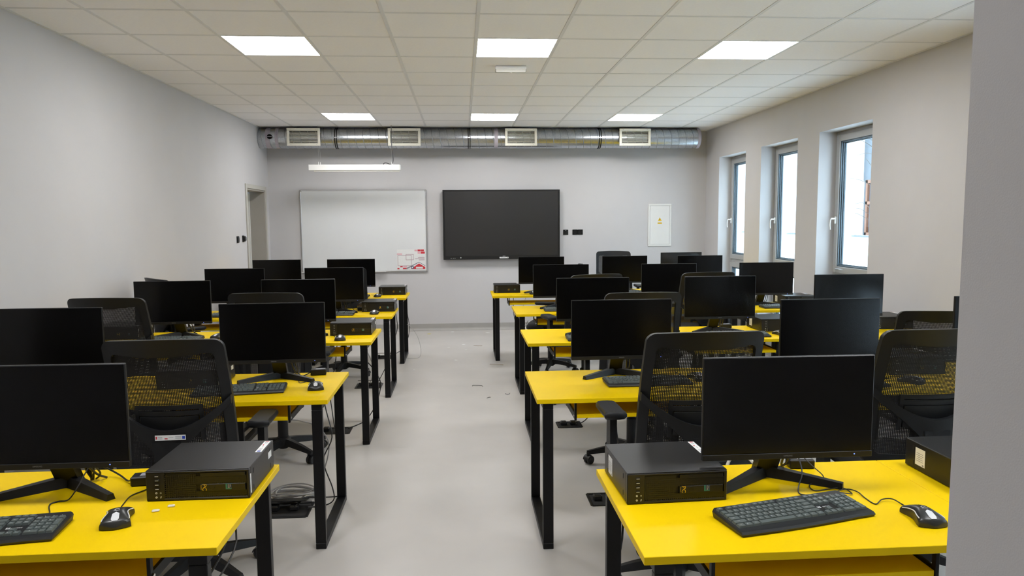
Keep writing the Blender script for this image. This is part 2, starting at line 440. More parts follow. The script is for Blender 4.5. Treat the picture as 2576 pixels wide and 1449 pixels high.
kb = MB().cyl((-2.585, -DR+0.004, 0.006), (-2.585, -DR-0.016, 0.006), 0.034, 0.034, 24)
dm = obj('damper_knob', kb, 'blacksteel', duct)
obj('pointer', MB().box((-2.585, -DR-0.019, 0.006), (0.06, 0.006, 0.008), 0.001), 'tape', dm)
for gx in (-2.130, -0.772, 0.836, 2.440):
    gw, gh = 0.445, 0.238; y0 = -DR-0.026
    fr = MB(); bw = 0.034
    fr.box((gx, y0, gh/2-bw/2), (gw, 0.012, bw), 0.003); fr.box((gx, y0, -gh/2+bw/2), (gw, 0.012, bw), 0.003)
    fr.box((gx-gw/2+bw/2, y0, 0), (bw, 0.012, gh-2*bw), 0.003); fr.box((gx+gw/2-bw/2, y0, 0), (bw, 0.012, gh-2*bw), 0.003)
    g = obj('air_grille', fr, 'cream', duct)
    bk = MB(); iw, ih = gw-2*bw+0.012, gh-2*bw+0.012
    for s in (-1, 1):
        bk.box((gx+s*iw/2, y0+0.05, 0), (0.006, 0.09, ih)); bk.box((gx, y0+0.05, s*ih/2), (iw, 0.09, 0.006))
    bk.box((gx, y0+0.06, 0), (iw, 0.004, ih))
    obj('grille_box', bk, 'dark', g)
    for k in range(10):
        z = -ih/2+0.012+k*(ih-0.024)/9
        mb = MB(); mb.T = TR(gx, y0+0.008, z) @ RX(-0.12); mb.box((0, 0, 0), (iw, 0.016, 0.0045), 0.001)
        obj('slat', mb, 'cream', g)
    for sx in (-1, 1):
        for sz in (-1, 1):
            obj('screw', MB().cyl((gx+sx*0.17, y0-0.0055, sz*(gh/2-0.016)), (gx+sx*0.17, y0-0.0075, sz*(gh/2-0.016)), 0.004, seg=8), 'gcable', g)

# ================================================================ PENDANT LAMP
PYc = 9.97
pl = thing('pendant_lamp', 'long white switched-off linear lamp hanging above the whiteboard', 'pendant lamp', (-1.445, PYc, 2.300))
obj('housing', MB().box((0, 0, 0.042), (1.225, 0.075, 0.078), 0.004), 'white', pl)
obj('diffuser', MB().box((0.03, 0.004, -0.004), (1.15, 0.055, 0.018), 0.003), 'clear', pl)
obj('end_cap', MB().box((0.613, 0.004, 0.040), (0.012, 0.07, 0.074), 0.003), 'white_plastic', pl)
ztop = HC-2.300
for x, y in ((-0.478, -0.02), (-0.462, 0.02), (0.505, -0.02), (0.513, 0.02)):
    wr = obj('suspension_wire', MB().cyl((x, y, 0.08), (x, y, ztop), 0.0010, seg=6), 'gcable', pl)
    obj('wire_grip', MB().cyl((x, y, 0.078), (x, y, 0.118), 0.006, 0.004, 10), 'white_plastic', wr)
obj('power_cord', MB().tube([(0.39, 0, 0.082), (0.40, 0, 0.10), (0.43, 0, 0.103), (0.48, 0, 0.086), (0.513, 0, 0.10), (0.522, 0, 0.16), (0.515, -0.005, 0.26), (0.506, -0.01, 0.34), (0.505, -0.01, ztop)], 0.0055, 6), 'cable', pl)

# ================================================================ WINDOWS
for k, (a, b) in enumerate(WIN):
    wn = thing('window_%d' % (k+1), ['tall narrow window nearest the back wall', 'middle one of three tall narrow windows', 'nearest of the three tall narrow windows in view', 'tall window beside the second right row, hidden by the wall corner', 'tall window beside the nearest right row, hidden by the wall corner', 'tall window behind the grey wall corner, out of view'][k], None, (XR+0.165, 0, 0), kind='structure')
    fd = 0.07
    m = MB(); fw = 0.055
    def ring(mb, y0, y1, z0, z1, w_, x0, d, bev=0.004):
        mb.box((x0+d/2, y0+w_/2, (z0+z1)/2), (d, w_, z1-z0), bev); mb.box((x0+d/2, y1-w_/2, (z0+z1)/2), (d, w_, z1-z0), bev)
        mb.box((x0+d/2, (y0+y1)/2, z0+w_/2), (d, y1-y0-2*w_, w_), bev); mb.box((x0+d/2, (y0+y1)/2, z1-w_/2), (d, y1-y0-2*w_, w_), bev)
    ring(m, a, b, WZ0, WZ1, fw, 0.02, fd)
    m.box((0.02+fd/2, (a+b)/2, 1.025), (fd, b-a-2*fw, 0.07), 0.004)
    obj('frame', m, 'frame', wn)
    for (z0, z1, nm) in ((1.05, WZ1-0.035, 'upper_sash'), (WZ0+0.035, 1.0, 'lower_sash')):
        s = MB(); ring(s, a+0.035, b-0.035, z0, z1, 0.065, 0.0, 0.06)
        so = obj(nm, s, 'frame', wn)
        g = MB(); ring(g, a+0.098, b-0.098, z0+0.063, z1-0.063, 0.014, 0.012, 0.012, 0); ring(g, a+0.098, b-0.098, z0+0.063, z1-0.063, 0.020, 0.030, 0.012, 0); ring(g, a+0.098, b-0.098, z0+0.063, z1-0.063, 0.026, 0.046, 0.014, 0)
        obj('gasket', g, 'gasket', so)
        obj('pane', MB().box((0.050, (a+b)/2, (z0+z1)/2), (0.006, b-a-0.20, z1-z0-0.13)), 'glass', so)
        if nm == 'upper_sash':
            hy = b-0.07
            h = MB(); h.box((-0.006, hy, 1.585), (0.012, 0.03, 0.075), 0.004)
            h.cyl((-0.008, hy, 1.60), (-0.05, hy, 1.60), 0.009, seg=12)
            h.tube([(-0.05, hy, 1.602), (-0.058, hy+0.002, 1.58), (-0.060, hy+0.004, 1.54), (-0.055, hy+0.004, 1.49)], 0.009, 8, ry=0.006)
            obj('handle', h, 'white_plastic', so)
            if k == 2: obj('stay_arm', MB().tube([(-0.004, b-0.12, 1.085), (-0.075, b-0.25, 1.10), (-0.11, b-0.42, 1.105)], 0.014, 6, ry=0.004), 'frame', so)
    obj('sill', MB().box((-0.08, (a+b)/2, WZ0+0.008), (0.20, b-a+0.0, 0.018), 0.004), 'white', wn)

# ================================================================ DOOR (left wall)
dr = thing('door_1', 'beige door set deep in the left wall beside the back corner', None, (XL, 0, 0), kind='structure')
fm = MB(); c = 0.055
for y0, y1, z0, z1 in ((DY0-c, DY0, 0, DZ+c), (DY1, DY1+c, 0, DZ+c), (DY0, DY1, DZ, DZ+c)):
    fm.box((0.008, (y0+y1)/2, (z0+z1)/2), (0.016, y1-y0, z1-z0), 0.003)
obj('casing', fm, 'door', dr)
ln = MB(); ln.box((-0.10, DY0+0.01, DZ/2), (0.20, 0.02, DZ)); ln.box((-0.10, DY1-0.01, DZ/2), (0.20, 0.02, DZ)); ln.box((-0.10, (DY0+DY1)/2, DZ-0.01), (0.20, DY1-DY0-0.04, 0.02))
obj('jamb', ln, 'jamb', dr)
st2 = MB(); st2.box((-0.21, DY1-0.03, DZ/2-0.02), (0.018, 0.02, DZ-0.05)); st2.box((-0.21, DY0+0.03, DZ/2-0.02), (0.018, 0.02, DZ-0.05))
obj('door_stop', st2, 'white', dr)
lf = obj('leaf', MB().box((-0.25, (DY0+DY1)/2, DZ/2), (0.04, DY1-DY0-0.03, DZ-0.03), 0.003), 'jamb', dr)
obj('handle', MB().tube([(-0.228, DY0+0.08, 1.05), (-0.19, DY0+0.08, 1.05), (-0.185, DY0+0.10, 1.05), (-0.185, DY0+0.2, 1.05)], 0.009, 8, smooth=False), 'chrome', lf)

# ================================================================ BACK WALL FITTINGS
wb = thing('whiteboard', 'wide magnetic whiteboard with aluminium frame on the back wall', 'whiteboard', (-1.41, YB, 0.875))
obj('panel', MB().box((0, -0.012, 0.595), (1.78, 0.014, 1.17)), 'board', wb)
for c_, s_ in (((0, -0.014, 0.0075), (1.80, 0.022, 0.015)), ((0, -0.014, 1.1825), (1.80, 0.022, 0.015)), ((-0.8925, -0.014, 0.595), (0.015, 0.022, 1.16)), ((0.8925, -0.014, 0.595), (0.015, 0.022, 1.16))):
    obj('frame_rail', MB().box(c_, s_, 0.003), 'alu', wb)
for sx in (-1, 1):
    for z in (0.012, 1.178): obj('corner_cap', MB().box((sx*0.888, -0.014, z), (0.028, 0.026, 0.028), 0.006), 'gcable', wb)
tray = MB().box((-0.30, -0.052, 0.003), (1.2, 0.06, 0.004)); tray.box((-0.30, -0.080, 0.008), (1.2, 0.004, 0.014))
obj('pen_tray', tray, 'white', wb)

# printed sheet on the whiteboard
po = thing('poster', 'small white and red printed sheet at the whiteboard lower right corner', 'poster', (-0.745, YB-0.0195, 0.911))
obj('sheet', MB().box((0, -0.0006, 0.145), (0.41, 0.0008, 0.29)), 'paper', po)
def flat(mb, x0, z0, x1, z1, y=-0.0014): mb.box(((x0+x1)/2, y, (z0+z1)/2), (x1-x0, 0.0006, z1-z0))
m = MB()
for r_ in ((0.095, 0.262, 0.14, 0.288), (0.143, 0.262, 0.187, 0.288), (0.142, 0.226, 0.200, 0.256), (-0.160, 0.030, -0.125, 0.048), (-0.202, 0.002, -0.172, 0.022), (-0.122, 0.002, -0.07, 0.022)): flat(m, *r_)
obj('printed_blocks', m, 'inkred', po)
m = MB()
for r_ in ((0.095, 0.226, 0.138, 0.256), (-0.205, 0.215, -0.13, 0.232), (-0.12, 0.028, -0.06, 0.046), (0.05, 0.262, 0.09, 0.286)): flat(m, *r_)
obj('printed_tints', m, 'inkpink', po)
m = MB(); m.prism([(-0.005, 0.002), (0.202, 0.002), (0.202, 0.03), (0.112, 0.085), (0.03, 0.03)], -0.0017, -0.0011, 'y')
hs = obj('printed_house', m, 'inkred', po)
m = MB(); flat(m, 0.068, 0.008, 0.168, 0.034, -0.0022); obj('printed_label', m, 'paper', hs)
m = MB()
for (x0, z0, x1, z1) in ((-0.195, 0.05, 0.005, 0.205), (-0.075, 0.135, 0.035, 0.222)):
    t_ = 0.0045
    for q in ((x0, z0, x1, z0+t_), (x0, z1-t_, x1, z1), (x0, z0, x0+t_, z1), (x1-t_, z0, x1, z1)): flat(m, *q)
for z, x in ((0.168, 0.10), (0.150, 0.055), (0.132, 0.11)): flat(m, x, z, 0.195, z+0.006)
obj('printed_outlines', m, 'inkmauve', po)
m = MB(); m.prism([(-0.11, 0.002), (-0.06, 0.002), (0.112, 0.098), (0.202, 0.045), (0.202, 0.055), (0.112, 0.108)], -0.0016, -0.0010, 'y'); obj('printed_roofline', m, 'inkgrey', po)
obj('printed_badge', MB().cyl((0.017, -0.0009, 0.026), (0.017, -0.0024, 0.026), 0.022, seg=14), 'inknavy', po)
obj('printed_spark', MB().prism([(0.012+0.016*math.cos(a*PI/5)*(1 if a % 2 else 0.5)+0.005, 0.026+0.016*math.sin(a*PI/5)*(1 if a % 2 else 0.5)) for a in range(10)], -0.0031, -0.0026, 'y'), 'paper', po)

# interactive display
tv = thing('wall_display', 'large black switched-off flat display mounted in the middle of the back wall', 'display', (0.579, YB, 1.047))
obj('body', MB().box((0, -0.052, 0.504), (1.70, 0.060, 1.004), 0.004), 'bezel', tv)
obj('screen', MB().box((0, -0.0835, 0.523), (1.655, 0.004, 0.938)), 'tvscreen', tv)
fr = MB()
for c_, s_ in (((0, -0.085, 0.998), (1.704, 0.010, 0.02)), ((0, -0.085, 0.027), (1.704, 0.012, 0.054)), ((-0.842, -0.085, 0.52), (0.02, 0.010, 0.935)), ((0.842, -0.085, 0.52), (0.02, 0.010, 0.935))): fr.box(c_, s_, 0.002)
obj('bezel_frame', fr, 'bezel_soft', tv)
obj('wall_bracket', MB().box((0, -0.011, 0.5), (0.8, 0.022, 0.5)), 'blacksteel', tv)
for k, x in enumerate((-0.74, -0.71, -0.685)): obj('port', MB().box((x, -0.0915, 0.022), (0.014, 0.002, 0.008)), 'gcable', tv)
obj('power_button', MB().cyl((-0.60, -0.090, 0.027), (-0.60, -0.0935, 0.027), 0.008, seg=12), 'legend', tv)
stk = obj('sticker', MB().box((0.03, -0.0918, 0.024), (0.13, 0.0014, 0.02)), 'paper', tv)
m = MB(); flat(m, -0.02, 0.026, 0.06, 0.028, -0.0927); flat(m, -0.02, 0.021, 0.04, 0.023, -0.0927); flat(m, 0.07, 0.019, 0.085, 0.029, -0.0927); obj('sticker_print', m, 'inkgrey', stk)
m = MB(); flat(m, 0.01, 0.043, 0.05, 0.049, -0.0917); obj('brand_mark', m, 'gcable', tv)

# electrical panel
ep = thing('electrical_panel', 'white metal electrical distribution box set in the back wall', 'electrical panel', (2.942, YB, 1.211))
fr = MB(); w_, h_ = 0.352, 0.63; b_ = 0.028
for c_, s_ in (((0, -0.006, b_/2), (w_, 0.012, b_)), ((0, -0.006, h_-b_/2), (w_, 0.012, b_)), ((-w_/2+b_/2, -0.006, h_/2), (b_, 0.012, h_-2*b_)), ((w_/2-b_/2, -0.006, h_/2), (b_, 0.012, h_-2*b_))): fr.box(c_, s_, 0.003)
obj('frame', fr, 'white', ep)
dd = obj('door', MB().box((0, -0.005, h_/2), (w_-2*b_-0.005, 0.010, h_-2*b_-0.005), 0.002), 'white', ep)
obj('latch', MB().box((-0.135, -0.011, 0.30), (0.012, 0.004, 0.05), 0.001), 'white_plastic', dd)
obj('warning_sticker', MB().box((-0.0, -0.0105, 0.382), (0.074, 0.001, 0.112)), 'paper', dd)
obj('warning_triangle', MB().prism([(-0.03, 0.375), (0.03, 0.375), (0, 0.428)], -0.0120, -0.0111, 'y'), 'inkyellow', dd)
obj('warning_bar', MB().box((0, -0.0114, 0.343), (0.066, 0.0008, 0.022)), 'inkyellow', dd)
obj('warning_bolt', MB().prism([(0.004, 0.415), (-0.008, 0.396), (-0.001, 0.396), (-0.005, 0.380), (0.008, 0.400), (0.001, 0.400)], -0.0128, -0.0121, 'y'), 'inkblack', dd)
m = MB(); add_text(m, 'UWAGA', 0.014, TR(0, -0.0122, 0.343) @ RX(PI/2)); obj('warning_text', m, 'inkblack', dd, fix=False)

# sockets
def socket(name, x, label, nmod):
    t = thing(name, label, 'wall switch' if nmod == 1 else 'wall socket', (x, YB, 1.431))
    for k in range(nmod):
        ox = (k-(nmod-1)/2)*0.0775
        p = obj('plate', MB().box((ox, -0.005, 0), (0.0765, 0.010, 0.078), 0.003), 'blacksteel', t)
        if nmod == 1:
            obj('rocker', MB().box((ox, -0.0115, -0.004), (0.055, 0.006, 0.052), 0.002), 'bezel', p)
            obj('indicator', MB().box((ox, -0.0115, 0.027), (0.014, 0.004, 0.005), 0.001), 'legend', p)
        else:
            obj('outlet_ring', MB().lathe([(0.0, -0.0105), (0.019, -0.0105), (0.020, -0.013), (0.024, -0.013), (0.024, -0.009)], 20, 'y', (ox, 0, 0)), 'bezel', p)
    return t
socket('wall_switch', 1.530, 'single black switch plate on the wall right beside the display', 1)
socket('wall_socket', 1.708, 'double black socket plate on the wall right of the display', 2)
t = thing('door_switch', 'black rocker switch on the left wall farther from the door', 'wall switch', (XL, 9.03, 1.40))
obj('plate', MB().box((0.005, 0, 0), (0.010, 0.080, 0.082), 0.003), 'blacksteel', t); obj('rocker', MB().box((0.012, 0, 0), (0.008, 0.056, 0.056), 0.002), 'bezel', t)
t = thing('door_reader', 'black bulging reader on the left wall next to the door frame', 'card reader', (XL, 9.25, 1.404))
obj('body', MB().prism([(0, -0.04), (0.022, -0.034), (0.034, -0.02), (0.034, 0.02), (0.022, 0.034), (0, 0.04)], -0.03, 0.03, 'y'), 'bezel', t)
obj('back_plate', MB().box((0.003, 0, 0), (0.006, 0.07, 0.085), 0.002), 'blacksteel', t)

# ================================================================ DESKS
TOP, TT, DW, DD = 0.75, 0.022, 0.998, 0.65
def make_desk():
    t = thing('desk', '', 'desk', group='yellow topped computer desks')
    obj('tabletop', MB().box((0, DD/2, TOP-TT/2), (DW, DD, TT), 0.0012), 'yellow', t)
    zt = TOP-TT
    legm = MB().box((0, 0, 0.03+(zt-0.06)/2), (0.05, 0.03, zt-0.06), 0.002).mesh('leg', 32, True)
    railm = MB().box((0, 0, 0), (0.05, 0.63, 0.03), 0.002).mesh('rail', 32, True)
    for s in (-1, 1):
        x = s*(DW/2-0.055)
        for y in (0.025, DD-0.025): obj('leg', legm, 'blacksteel', t, (x, y, 0))
        obj('foot_rail', railm, 'blacksteel', t, (x, DD/2, 0.015)); obj('top_rail', railm, 'blacksteel', t, (x, DD/2, zt-0.015))
    obj('crossbar', MB().box((0, DD-0.05, zt-0.025), (DW-0.16, 0.03, 0.05), 0.002), 'blacksteel', t)
    tr = obj('keyboard_tray', MB().box((0, 0.19, 0.652), (0.60, 0.30, 0.018), 0.001), 'yellow', t)
    for s in (-1, 1):
        b = MB(); x = s*0.306
        b.box((x, 0.045, (zt+0.632)/2), (0.010, 0.018, zt-0.632), 0.001)
        b.box((x, 0.33, (zt+0.632)/2), (0.010, 0.03, zt-0.632), 0.001)
        b.box((x, 0.19, 0.652), (0.010, 0.30, 0.034), 0.002)
        obj('tray_bracket', b, 'blacksteel', t)
        obj('bracket_bolt', MB().cyl((x+s*0.005, 0.05, 0.655), (x+s*0.009, 0.05, 0.655), 0.006, seg=10), 'chrome', tr)
    return t
desk = make_desk()
LROW = {1: (-0.655, 1.862), 2: (-0.656, 3.43), 3: (-0.655, 5.09), 4: (-0.640, 6.475), 5: (-0.640, 8.05)}
RROW = {1: (0.448, 1.712), 2: (0.345, 3.335), 3: (0.447, 4.905), 4: (0.485, 6.475), 5: (0.335, 8.095)}
RN = {1: 'nearest', 2: 'second', 3: 'third', 4: 'fourth', 5: 'farthest'}
SN = {'L0': 'left bank, aisle seat', 'L1': 'left bank, wall seat', 'R0': 'right bank, aisle seat', 'R1': 'right bank, middle seat', 'R2': 'right bank, window seat'}
def seatname(row, side): return '%s row of the %s' % (RN[row], SN[side])
DESKX = {}
for r in range(1, 6):
    for c in range(2):
        if r == 1 and c == 1: continue
        x = LROW[r][0]-0.5-c*1.0; DESKX[(r, 'L%d' % c)] = (x, LROW[r][1])
        place(desk, 'yellow topped desk with black steel legs, %s' % seatname(r, 'L%d' % c), (x, LROW[r][1], 0))
    for c in range(3):
        if r == 1 and c == 2: continue
        x = RROW[r][0]+0.5+c*1.0; DESKX[(r, 'R%d' % c)] = (x, RROW[r][1])
        place(desk, 'yellow topped desk with black steel legs, %s' % seatname(r, 'R%d' % c), (x, RROW[r][1], 0))
place(desk, 'yellow topped teacher desk turned towards the rows near the back wall', (2.93, 9.42, 0), PI)

# ================================================================ MONITORS
def make_monitor():
    t = thing('monitor', '', 'monitor', group='black computer monitors on the desks')
    z0, z1, hw = 0.112, 0.432, 0.27
    # housing: thin rim slab and a bulged back
    h = MB(); h.box((0, 0.0075, (z0+z1)/2), (2*hw, 0.013, z1-z0), 0.0025)
    h.grid(lambda u, v: ((u-.5)*0.50, 0.0138+0.030*(max(0, 1-abs(2*u-1)**4))*(max(0, 1-abs(2*v-1)**4)), z0+0.012+v*(z1-z0-0.024)), 10, 8)
    obj('housing', h, 'bezel', t)
    obj('screen', MB().box((0, 0.0004, (z0+0.020+z1-0.004)/2), (2*hw-0.008, 0.0014, z1-0.004-z0-0.020)), 'screen', t)
    ch = obj('chin', MB().box((0, 0.0, z0+0.0095), (2*hw-0.002, 0.006, 0.018), 0.001), 'bezel_soft', t)
    m = MB(); add_text(m, 'SAMSUNG', 0.0062, TR(0.0, -0.0034, z0+0.010) @ RX(PI/2)); obj('brand_print', m, 'inkgrey', ch, fix=False)
    obj('power_led', MB().cyl((0.212, -0.002, z0+0.010), (0.212, -0.0038, z0+0.010), 0.0016, seg=8), 'ledblue', ch)
    nk = MB().prism([(0.155, 0.012), (0.190, 0.012), (0.075, 0.215), (0.042, 0.215)], -0.036, 0.036, 'x')
    obj('stand_neck', nk, 'bezel', t)
    for s in (-1, 1):
        lg = MB()
        a = Vector((0, 0.172, 0)); b = Vector((s*0.195, 0.024, 0)); d = (b-a).normalized(); n = Vector((-d.y, d.x, 0))
        w0, w1 = 0.024, 0.014
        q = [(a-d*0.012, w0, 0.034), (a+d*0.06, w0*0.9, 0.031), (b, w1, 0.019)]
        vs = []
        for p, w_, h_ in q:
            vs += [tuple(p+n*w_), tuple(p-n*w_), tuple(p-n*w_*0.62+Vector((0, 0, h_))), tuple(p+n*w_*0.62+Vector((0, 0, h_)))]
        fs = [[0, 3, 2, 1], [8, 9, 10, 11]]
        for i in range(2):
            for k in range(4): fs.append([i*4+k, i*4+(k+1) % 4, (i+1)*4+(k+1) % 4, (i+1)*4+k])
        lg.add(vs, fs)
        obj('stand_leg', lg, 'bezel', t, angle=20)
    m = MB().tube([(0.03, 0.05, 0.20), (0.05, 0.09, 0.16), (0.06, 0.14, 0.09), (0.07, 0.19, 0.03), (0.09, 0.22, 0.004)], 0.004, 6)
    m.tube([(0.05, 0.05, 0.20), (0.075, 0.10, 0.15), (0.08, 0.15, 0.08), (0.085, 0.19, 0.03), (0.06, 0.21, 0.004)], 0.003, 6)
    obj('power_cable', m, 'cable', t, fix=False)
    return t
mon = make_monitor()
MON = [(1, 'L0', -1.290, 2.20, 0), (2, 'L0', -1.000, 3.80, 2), (2, 'L1', -2.090, 3.72, 0), (3, 'L0', -1.220, 5.39, 0), (3, 'L1', -2.125, 5.38, 2), (4, 'L0', -1.195, 6.745, 0),
       (4, 'L1', -2.105, 6.76, 0), (5, 'L0', -1.270, 8.27, 0), (5, 'L1', -2.110, 8.30, 0),
       (1, 'R0', 0.995, 2.09, 0), (2, 'R0', 0.840, 3.715, 0), (2, 'R1', 1.925, 3.60, 0), (2, 'R2', 2.905, 3.64, 0), (3, 'R0', 0.955, 5.18, 0), (3, 'R1', 1.910, 5.17, 0), (3, 'R2', 2.91, 5.185, 0),
       (4, 'R0', 0.945, 6.81, 0), (4, 'R1', 1.985, 6.75, 0), (4, 'R2', 2.955, 6.76, 0), (5, 'R0', 0.925, 8.34, 0), (5, 'R1', 1.915, 8.33, 0), (5, 'R2', 2.79, 8.23, 0)]
for r, s, x, y, a in MON:
    place(mon, 'black flat monitor with dark screen, %s' % seatname(r, s), (x, y, TOP), math.radians(a))
place(mon, 'monitor seen from behind beyond the farthest right desks, facing the back wall', (2.83, 9.10, TOP), PI)

# ================================================================ COMPUTER CASES
def perforated(mb, x0, x1, z0, z1, pitch, hole, y, round_mask=None):
    nx, nz = int((x1-x0)/pitch), int((z1-z0)/pitch)
    for i in range(nx):
        for j in range(nz):
            cx_, cz_ = x0+(i+.5)*pitch, z0+(j+.5)*pitch; h = pitch/2; q = hole/2
            vs = [(cx_-h, y, cz_-h), (cx_+h, y, cz_-h), (cx_+h, y, cz_+h), (cx_-h, y, cz_+h), (cx_, y, cz_-q), (cx_+q, y, cz_), (cx_, y, cz_+q), (cx_-q, y, cz_)]
            mb.add(vs, [(0, 1, 5, 4), (1, 2, 6, 5), (2, 3, 7, 6), (3, 0, 4, 7)])
def make_pc():
    t = thing('desktop_computer', '', 'computer', group='slim black desktop computers')
    w_, h_, d_ = 0.310, 0.094, 0.285
    obj('case', MB().box((0, 0.015+(d_-0.015)/2, h_/2+0.002), (w_, d_-0.015, h_-0.002), 0.0015), 'pc', t)
    hood = obj('top_cover', MB().box((0, d_/2, h_+0.0012), (w_, d_, 0.0024), 0.001), 'pc', t)
    ft = MB()
    for sx in (-1, 1):
        for y in (0.03, d_-0.03): ft.cyl((sx*(w_/2-0.03), y, 0), (sx*(w_/2-0.03), y, 0.004), 0.011, seg=10)
    obj('feet', ft, 'rubber', t)
    f = MB(); y = -0.001
    f.box((-w_/2+0.0275, 0.007, h_/2+0.001), (0.055, 0.016, h_-0.002), 0.002)              # port column
    f.box((0, 0.007, 0.005), (w_, 0.016, 0.008), 0.002); f.box((0, 0.007, h_-0.004), (w_, 0.016, 0.007), 0.002)
    f.box((w_/2-0.004, 0.007, h_/2), (0.008, 0.016, h_-0.004), 0.002)
    f.box((0.075, 0.007, 0.039), (0.135, 0.016, 0.022), 0.001)                              # smooth badge strip
    f.box((0.075, 0.0075, 0.080), (0.135, 0.015, 0.012), 0.001)                             # drive cover
    fp = obj('front_panel', f, 'pcfront', t)
    obj('panel_backing', MB().box((0, 0.0115, h_/2), (w_-0.006, 0.006, h_-0.006)), 'inkblack', fp)
    p = MB(); perforated(p, -0.100, -0.0052, 0.009, 0.0907, 0.0063, 0.0052, -0.0008)
    pf = obj('vent_sheet', p, 'pcfront', fp, fix=False); tag(pf, kind='stuff')
    p = MB(); perforated(p, -0.005, 0.1463, 0.009, 0.0282, 0.0063, 0.0036, 0.0002); perforated(p, -0.005, 0.1463, 0.0502, 0.0755, 0.0063, 0.0036, 0.0002)
    pf = obj('dimple_sheet', p, 'pcfront', fp, fix=False); tag(pf, kind='stuff')
    for k in range(4):
        u = obj('usb_port', MB().box((-0.122, -0.0014, 0.080-0.0135*k), (0.013, 0.002, 0.0055)), 'dark', fp)
        obj('contact', MB().box((-0.122, -0.0026, 0.0792-0.0135*k), (0.010, 0.0006, 0.0014)), 'silver', u)
    for k in range(2):
        z = 0.0265-0.0135*k
        obj('audio_jack', MB().lathe([(0.0014, -0.0005), (0.0014, -0.0022), (0.0030, -0.0022), (0.0030, -0.0005)], 12, 'y', (-0.125, 0, z)), 'silver', fp)
    m = MB().lathe([(0.0016, -0.0012), (0.0024, -0.0012)], 10, 'y', (-0.112, 0, 0.0265)); m.prism([(-0.114, 0.010), (-0.112, 0.0095), (-0.1095, 0.0155), (-0.1125, 0.0160)], -0.0016, -0.0011, 'y')
    obj('port_symbols', m, 'silver', fp, fix=False)
    obj('power_button', MB().lathe([(0.0, -0.0016), (0.0068, -0.0016), (0.0072, -0.0009), (0.0078, -0.0014), (0.0084, -0.0014), (0.0084, -0.0005)], 24, 'y', (0.043, 0, 0.041)), 'pcfront', fp)
    bd = obj('maker_badge', MB().box((0.016, -0.0012, 0.040), (0.017, 0.0012, 0.019)), 'inkblack', fp)
    m = MB(); add_text(m, 'PC', 0.0180, TR(0.0190, -0.0020, 0.040) @ RX(PI/2) @ RZ(-PI/2)); add_text(m, 'Business', 0.0042, TR(0.0098, -0.0020, 0.040) @ RX(PI/2) @ RZ(-PI/2)); obj('badge_text', m, 'inkyellow', bd, fix=False)
    cs = obj('processor_sticker', MB().box((0.092, -0.0013, 0.041), (0.0175, 0.0010, 0.0175)), 'inkteal', fp)
    obj('sticker_field', MB().box((0.0945, -0.0020, 0.0430), (0.0125, 0.0005, 0.0135)), 'inknavy', cs)
    m = MB(); add_text(m, 'CORE', 0.0052, TR(0.0928, -0.0025, 0.0425) @ RX(PI/2) @ RZ(-PI/2)); add_text(m, 'intel', 0.0044, TR(0.0980, -0.0025, 0.0440) @ RX(PI/2) @ RZ(-PI/2)); obj('sticker_text', m, 'legend', cs, fix=False)
    # side details
    for s in (-1, 1):
        for y_ in (0.045, 0.24):
            for z in (0.022, 0.074): obj('side_tab', MB().box((s*w_/2, y_, z), (0.0012, 0.003, 0.016), 0.0003), 'dark', t)
    # serial label on the left side, funding strip on the top
    lb = obj('serial_label', MB().box((-w_/2-0.0004, 0.205, 0.050), (0.0008, 0.050, 0.058)), 'paper', t)
    m = MB()
    for k in range(5): m.box((-w_/2-0.0010, 0.207, 0.036+k*0.0065), (0.0003, 0.036-0.004*(k % 3), 0.0016))
    m.box((-w_/2-0.0010, 0.189, 0.026), (0.0003, 0.008, 0.006)); obj('label_print', m, 'inkgrey', lb)
    return t
def add_strip(parent, x, y, z, rz, face='top', L=0.118, wd=0.020):
    """white funding strip: grey lines, red flag, blue flag"""
    b = thing_part = obj('funding_sticker', MB().box((0, 0, 0.0004), (L, wd, 0.0008)), 'paper', parent, (x, y, z), (0, 0, rz) if face == 'top' else (PI/2, 0, rz))
    r = MB(); r.box((-L*0.455, 0, 0.0010), (L*0.045, wd*0.55, 0.0003)); r.box((-L*0.14, -wd*0.18, 0.0010), (L*0.10, wd*0.18, 0.0003)); obj('red_print', r, 'inkred', b)
    g = MB()
    for k in range(3): g.box((-L*0.33, wd*(0.18-0.18*k), 0.0010), (L*0.14, wd*0.07, 0.0003)); g.box((L*0.26, wd*(0.18-0.18*k), 0.0010), (L*0.2, wd*0.06, 0.0003))
    g.box((L*0.02, 0, 0.0010), (L*0.15, wd*0.08, 0.0003)); obj('grey_print', g, 'inkgrey', b)
    u = MB().box((L*0.43, 0, 0.0010), (L*0.09, wd*0.55, 0.0003)); obj('blue_print', u, 'inkblue', b)
    return b
pcL = make_pc()
add_strip(pcL, 0.140, 0.215, 0.0962, -PI/2)
s_ = obj('asset_label', MB().box((0.1554, 0.235, 0.062), (0.0008, 0.038, 0.022)), 'paper', pcL)
obj('side_strip', MB().box((0.1556, 0.012, 0.044), (0.0010, 0.010, 0.062), 0.0003), 'paper', pcL)
PCL = [(1, 'L0', -0.822, 2.200, 'slim black desktop computer at the nearest left desk corner'), (2, 'L1', -1.425, 3.735, ''), (3, 'L0', -0.848, 5.42, ''), (4, 'L0', -0.805, 6.83, ''), (5, 'L0', -0.825, 8.40, ''), (3, 'L1', -2.56, 5.42, '')]
for r, s, x, y, lab in PCL:
    place(pcL, lab or 'slim black desktop computer, %s' % seatname(r, s), (x, y, TOP))
pcR = make_pc()
add_strip(pcR, 0.140, 0.215, 0.0962, -PI/2)
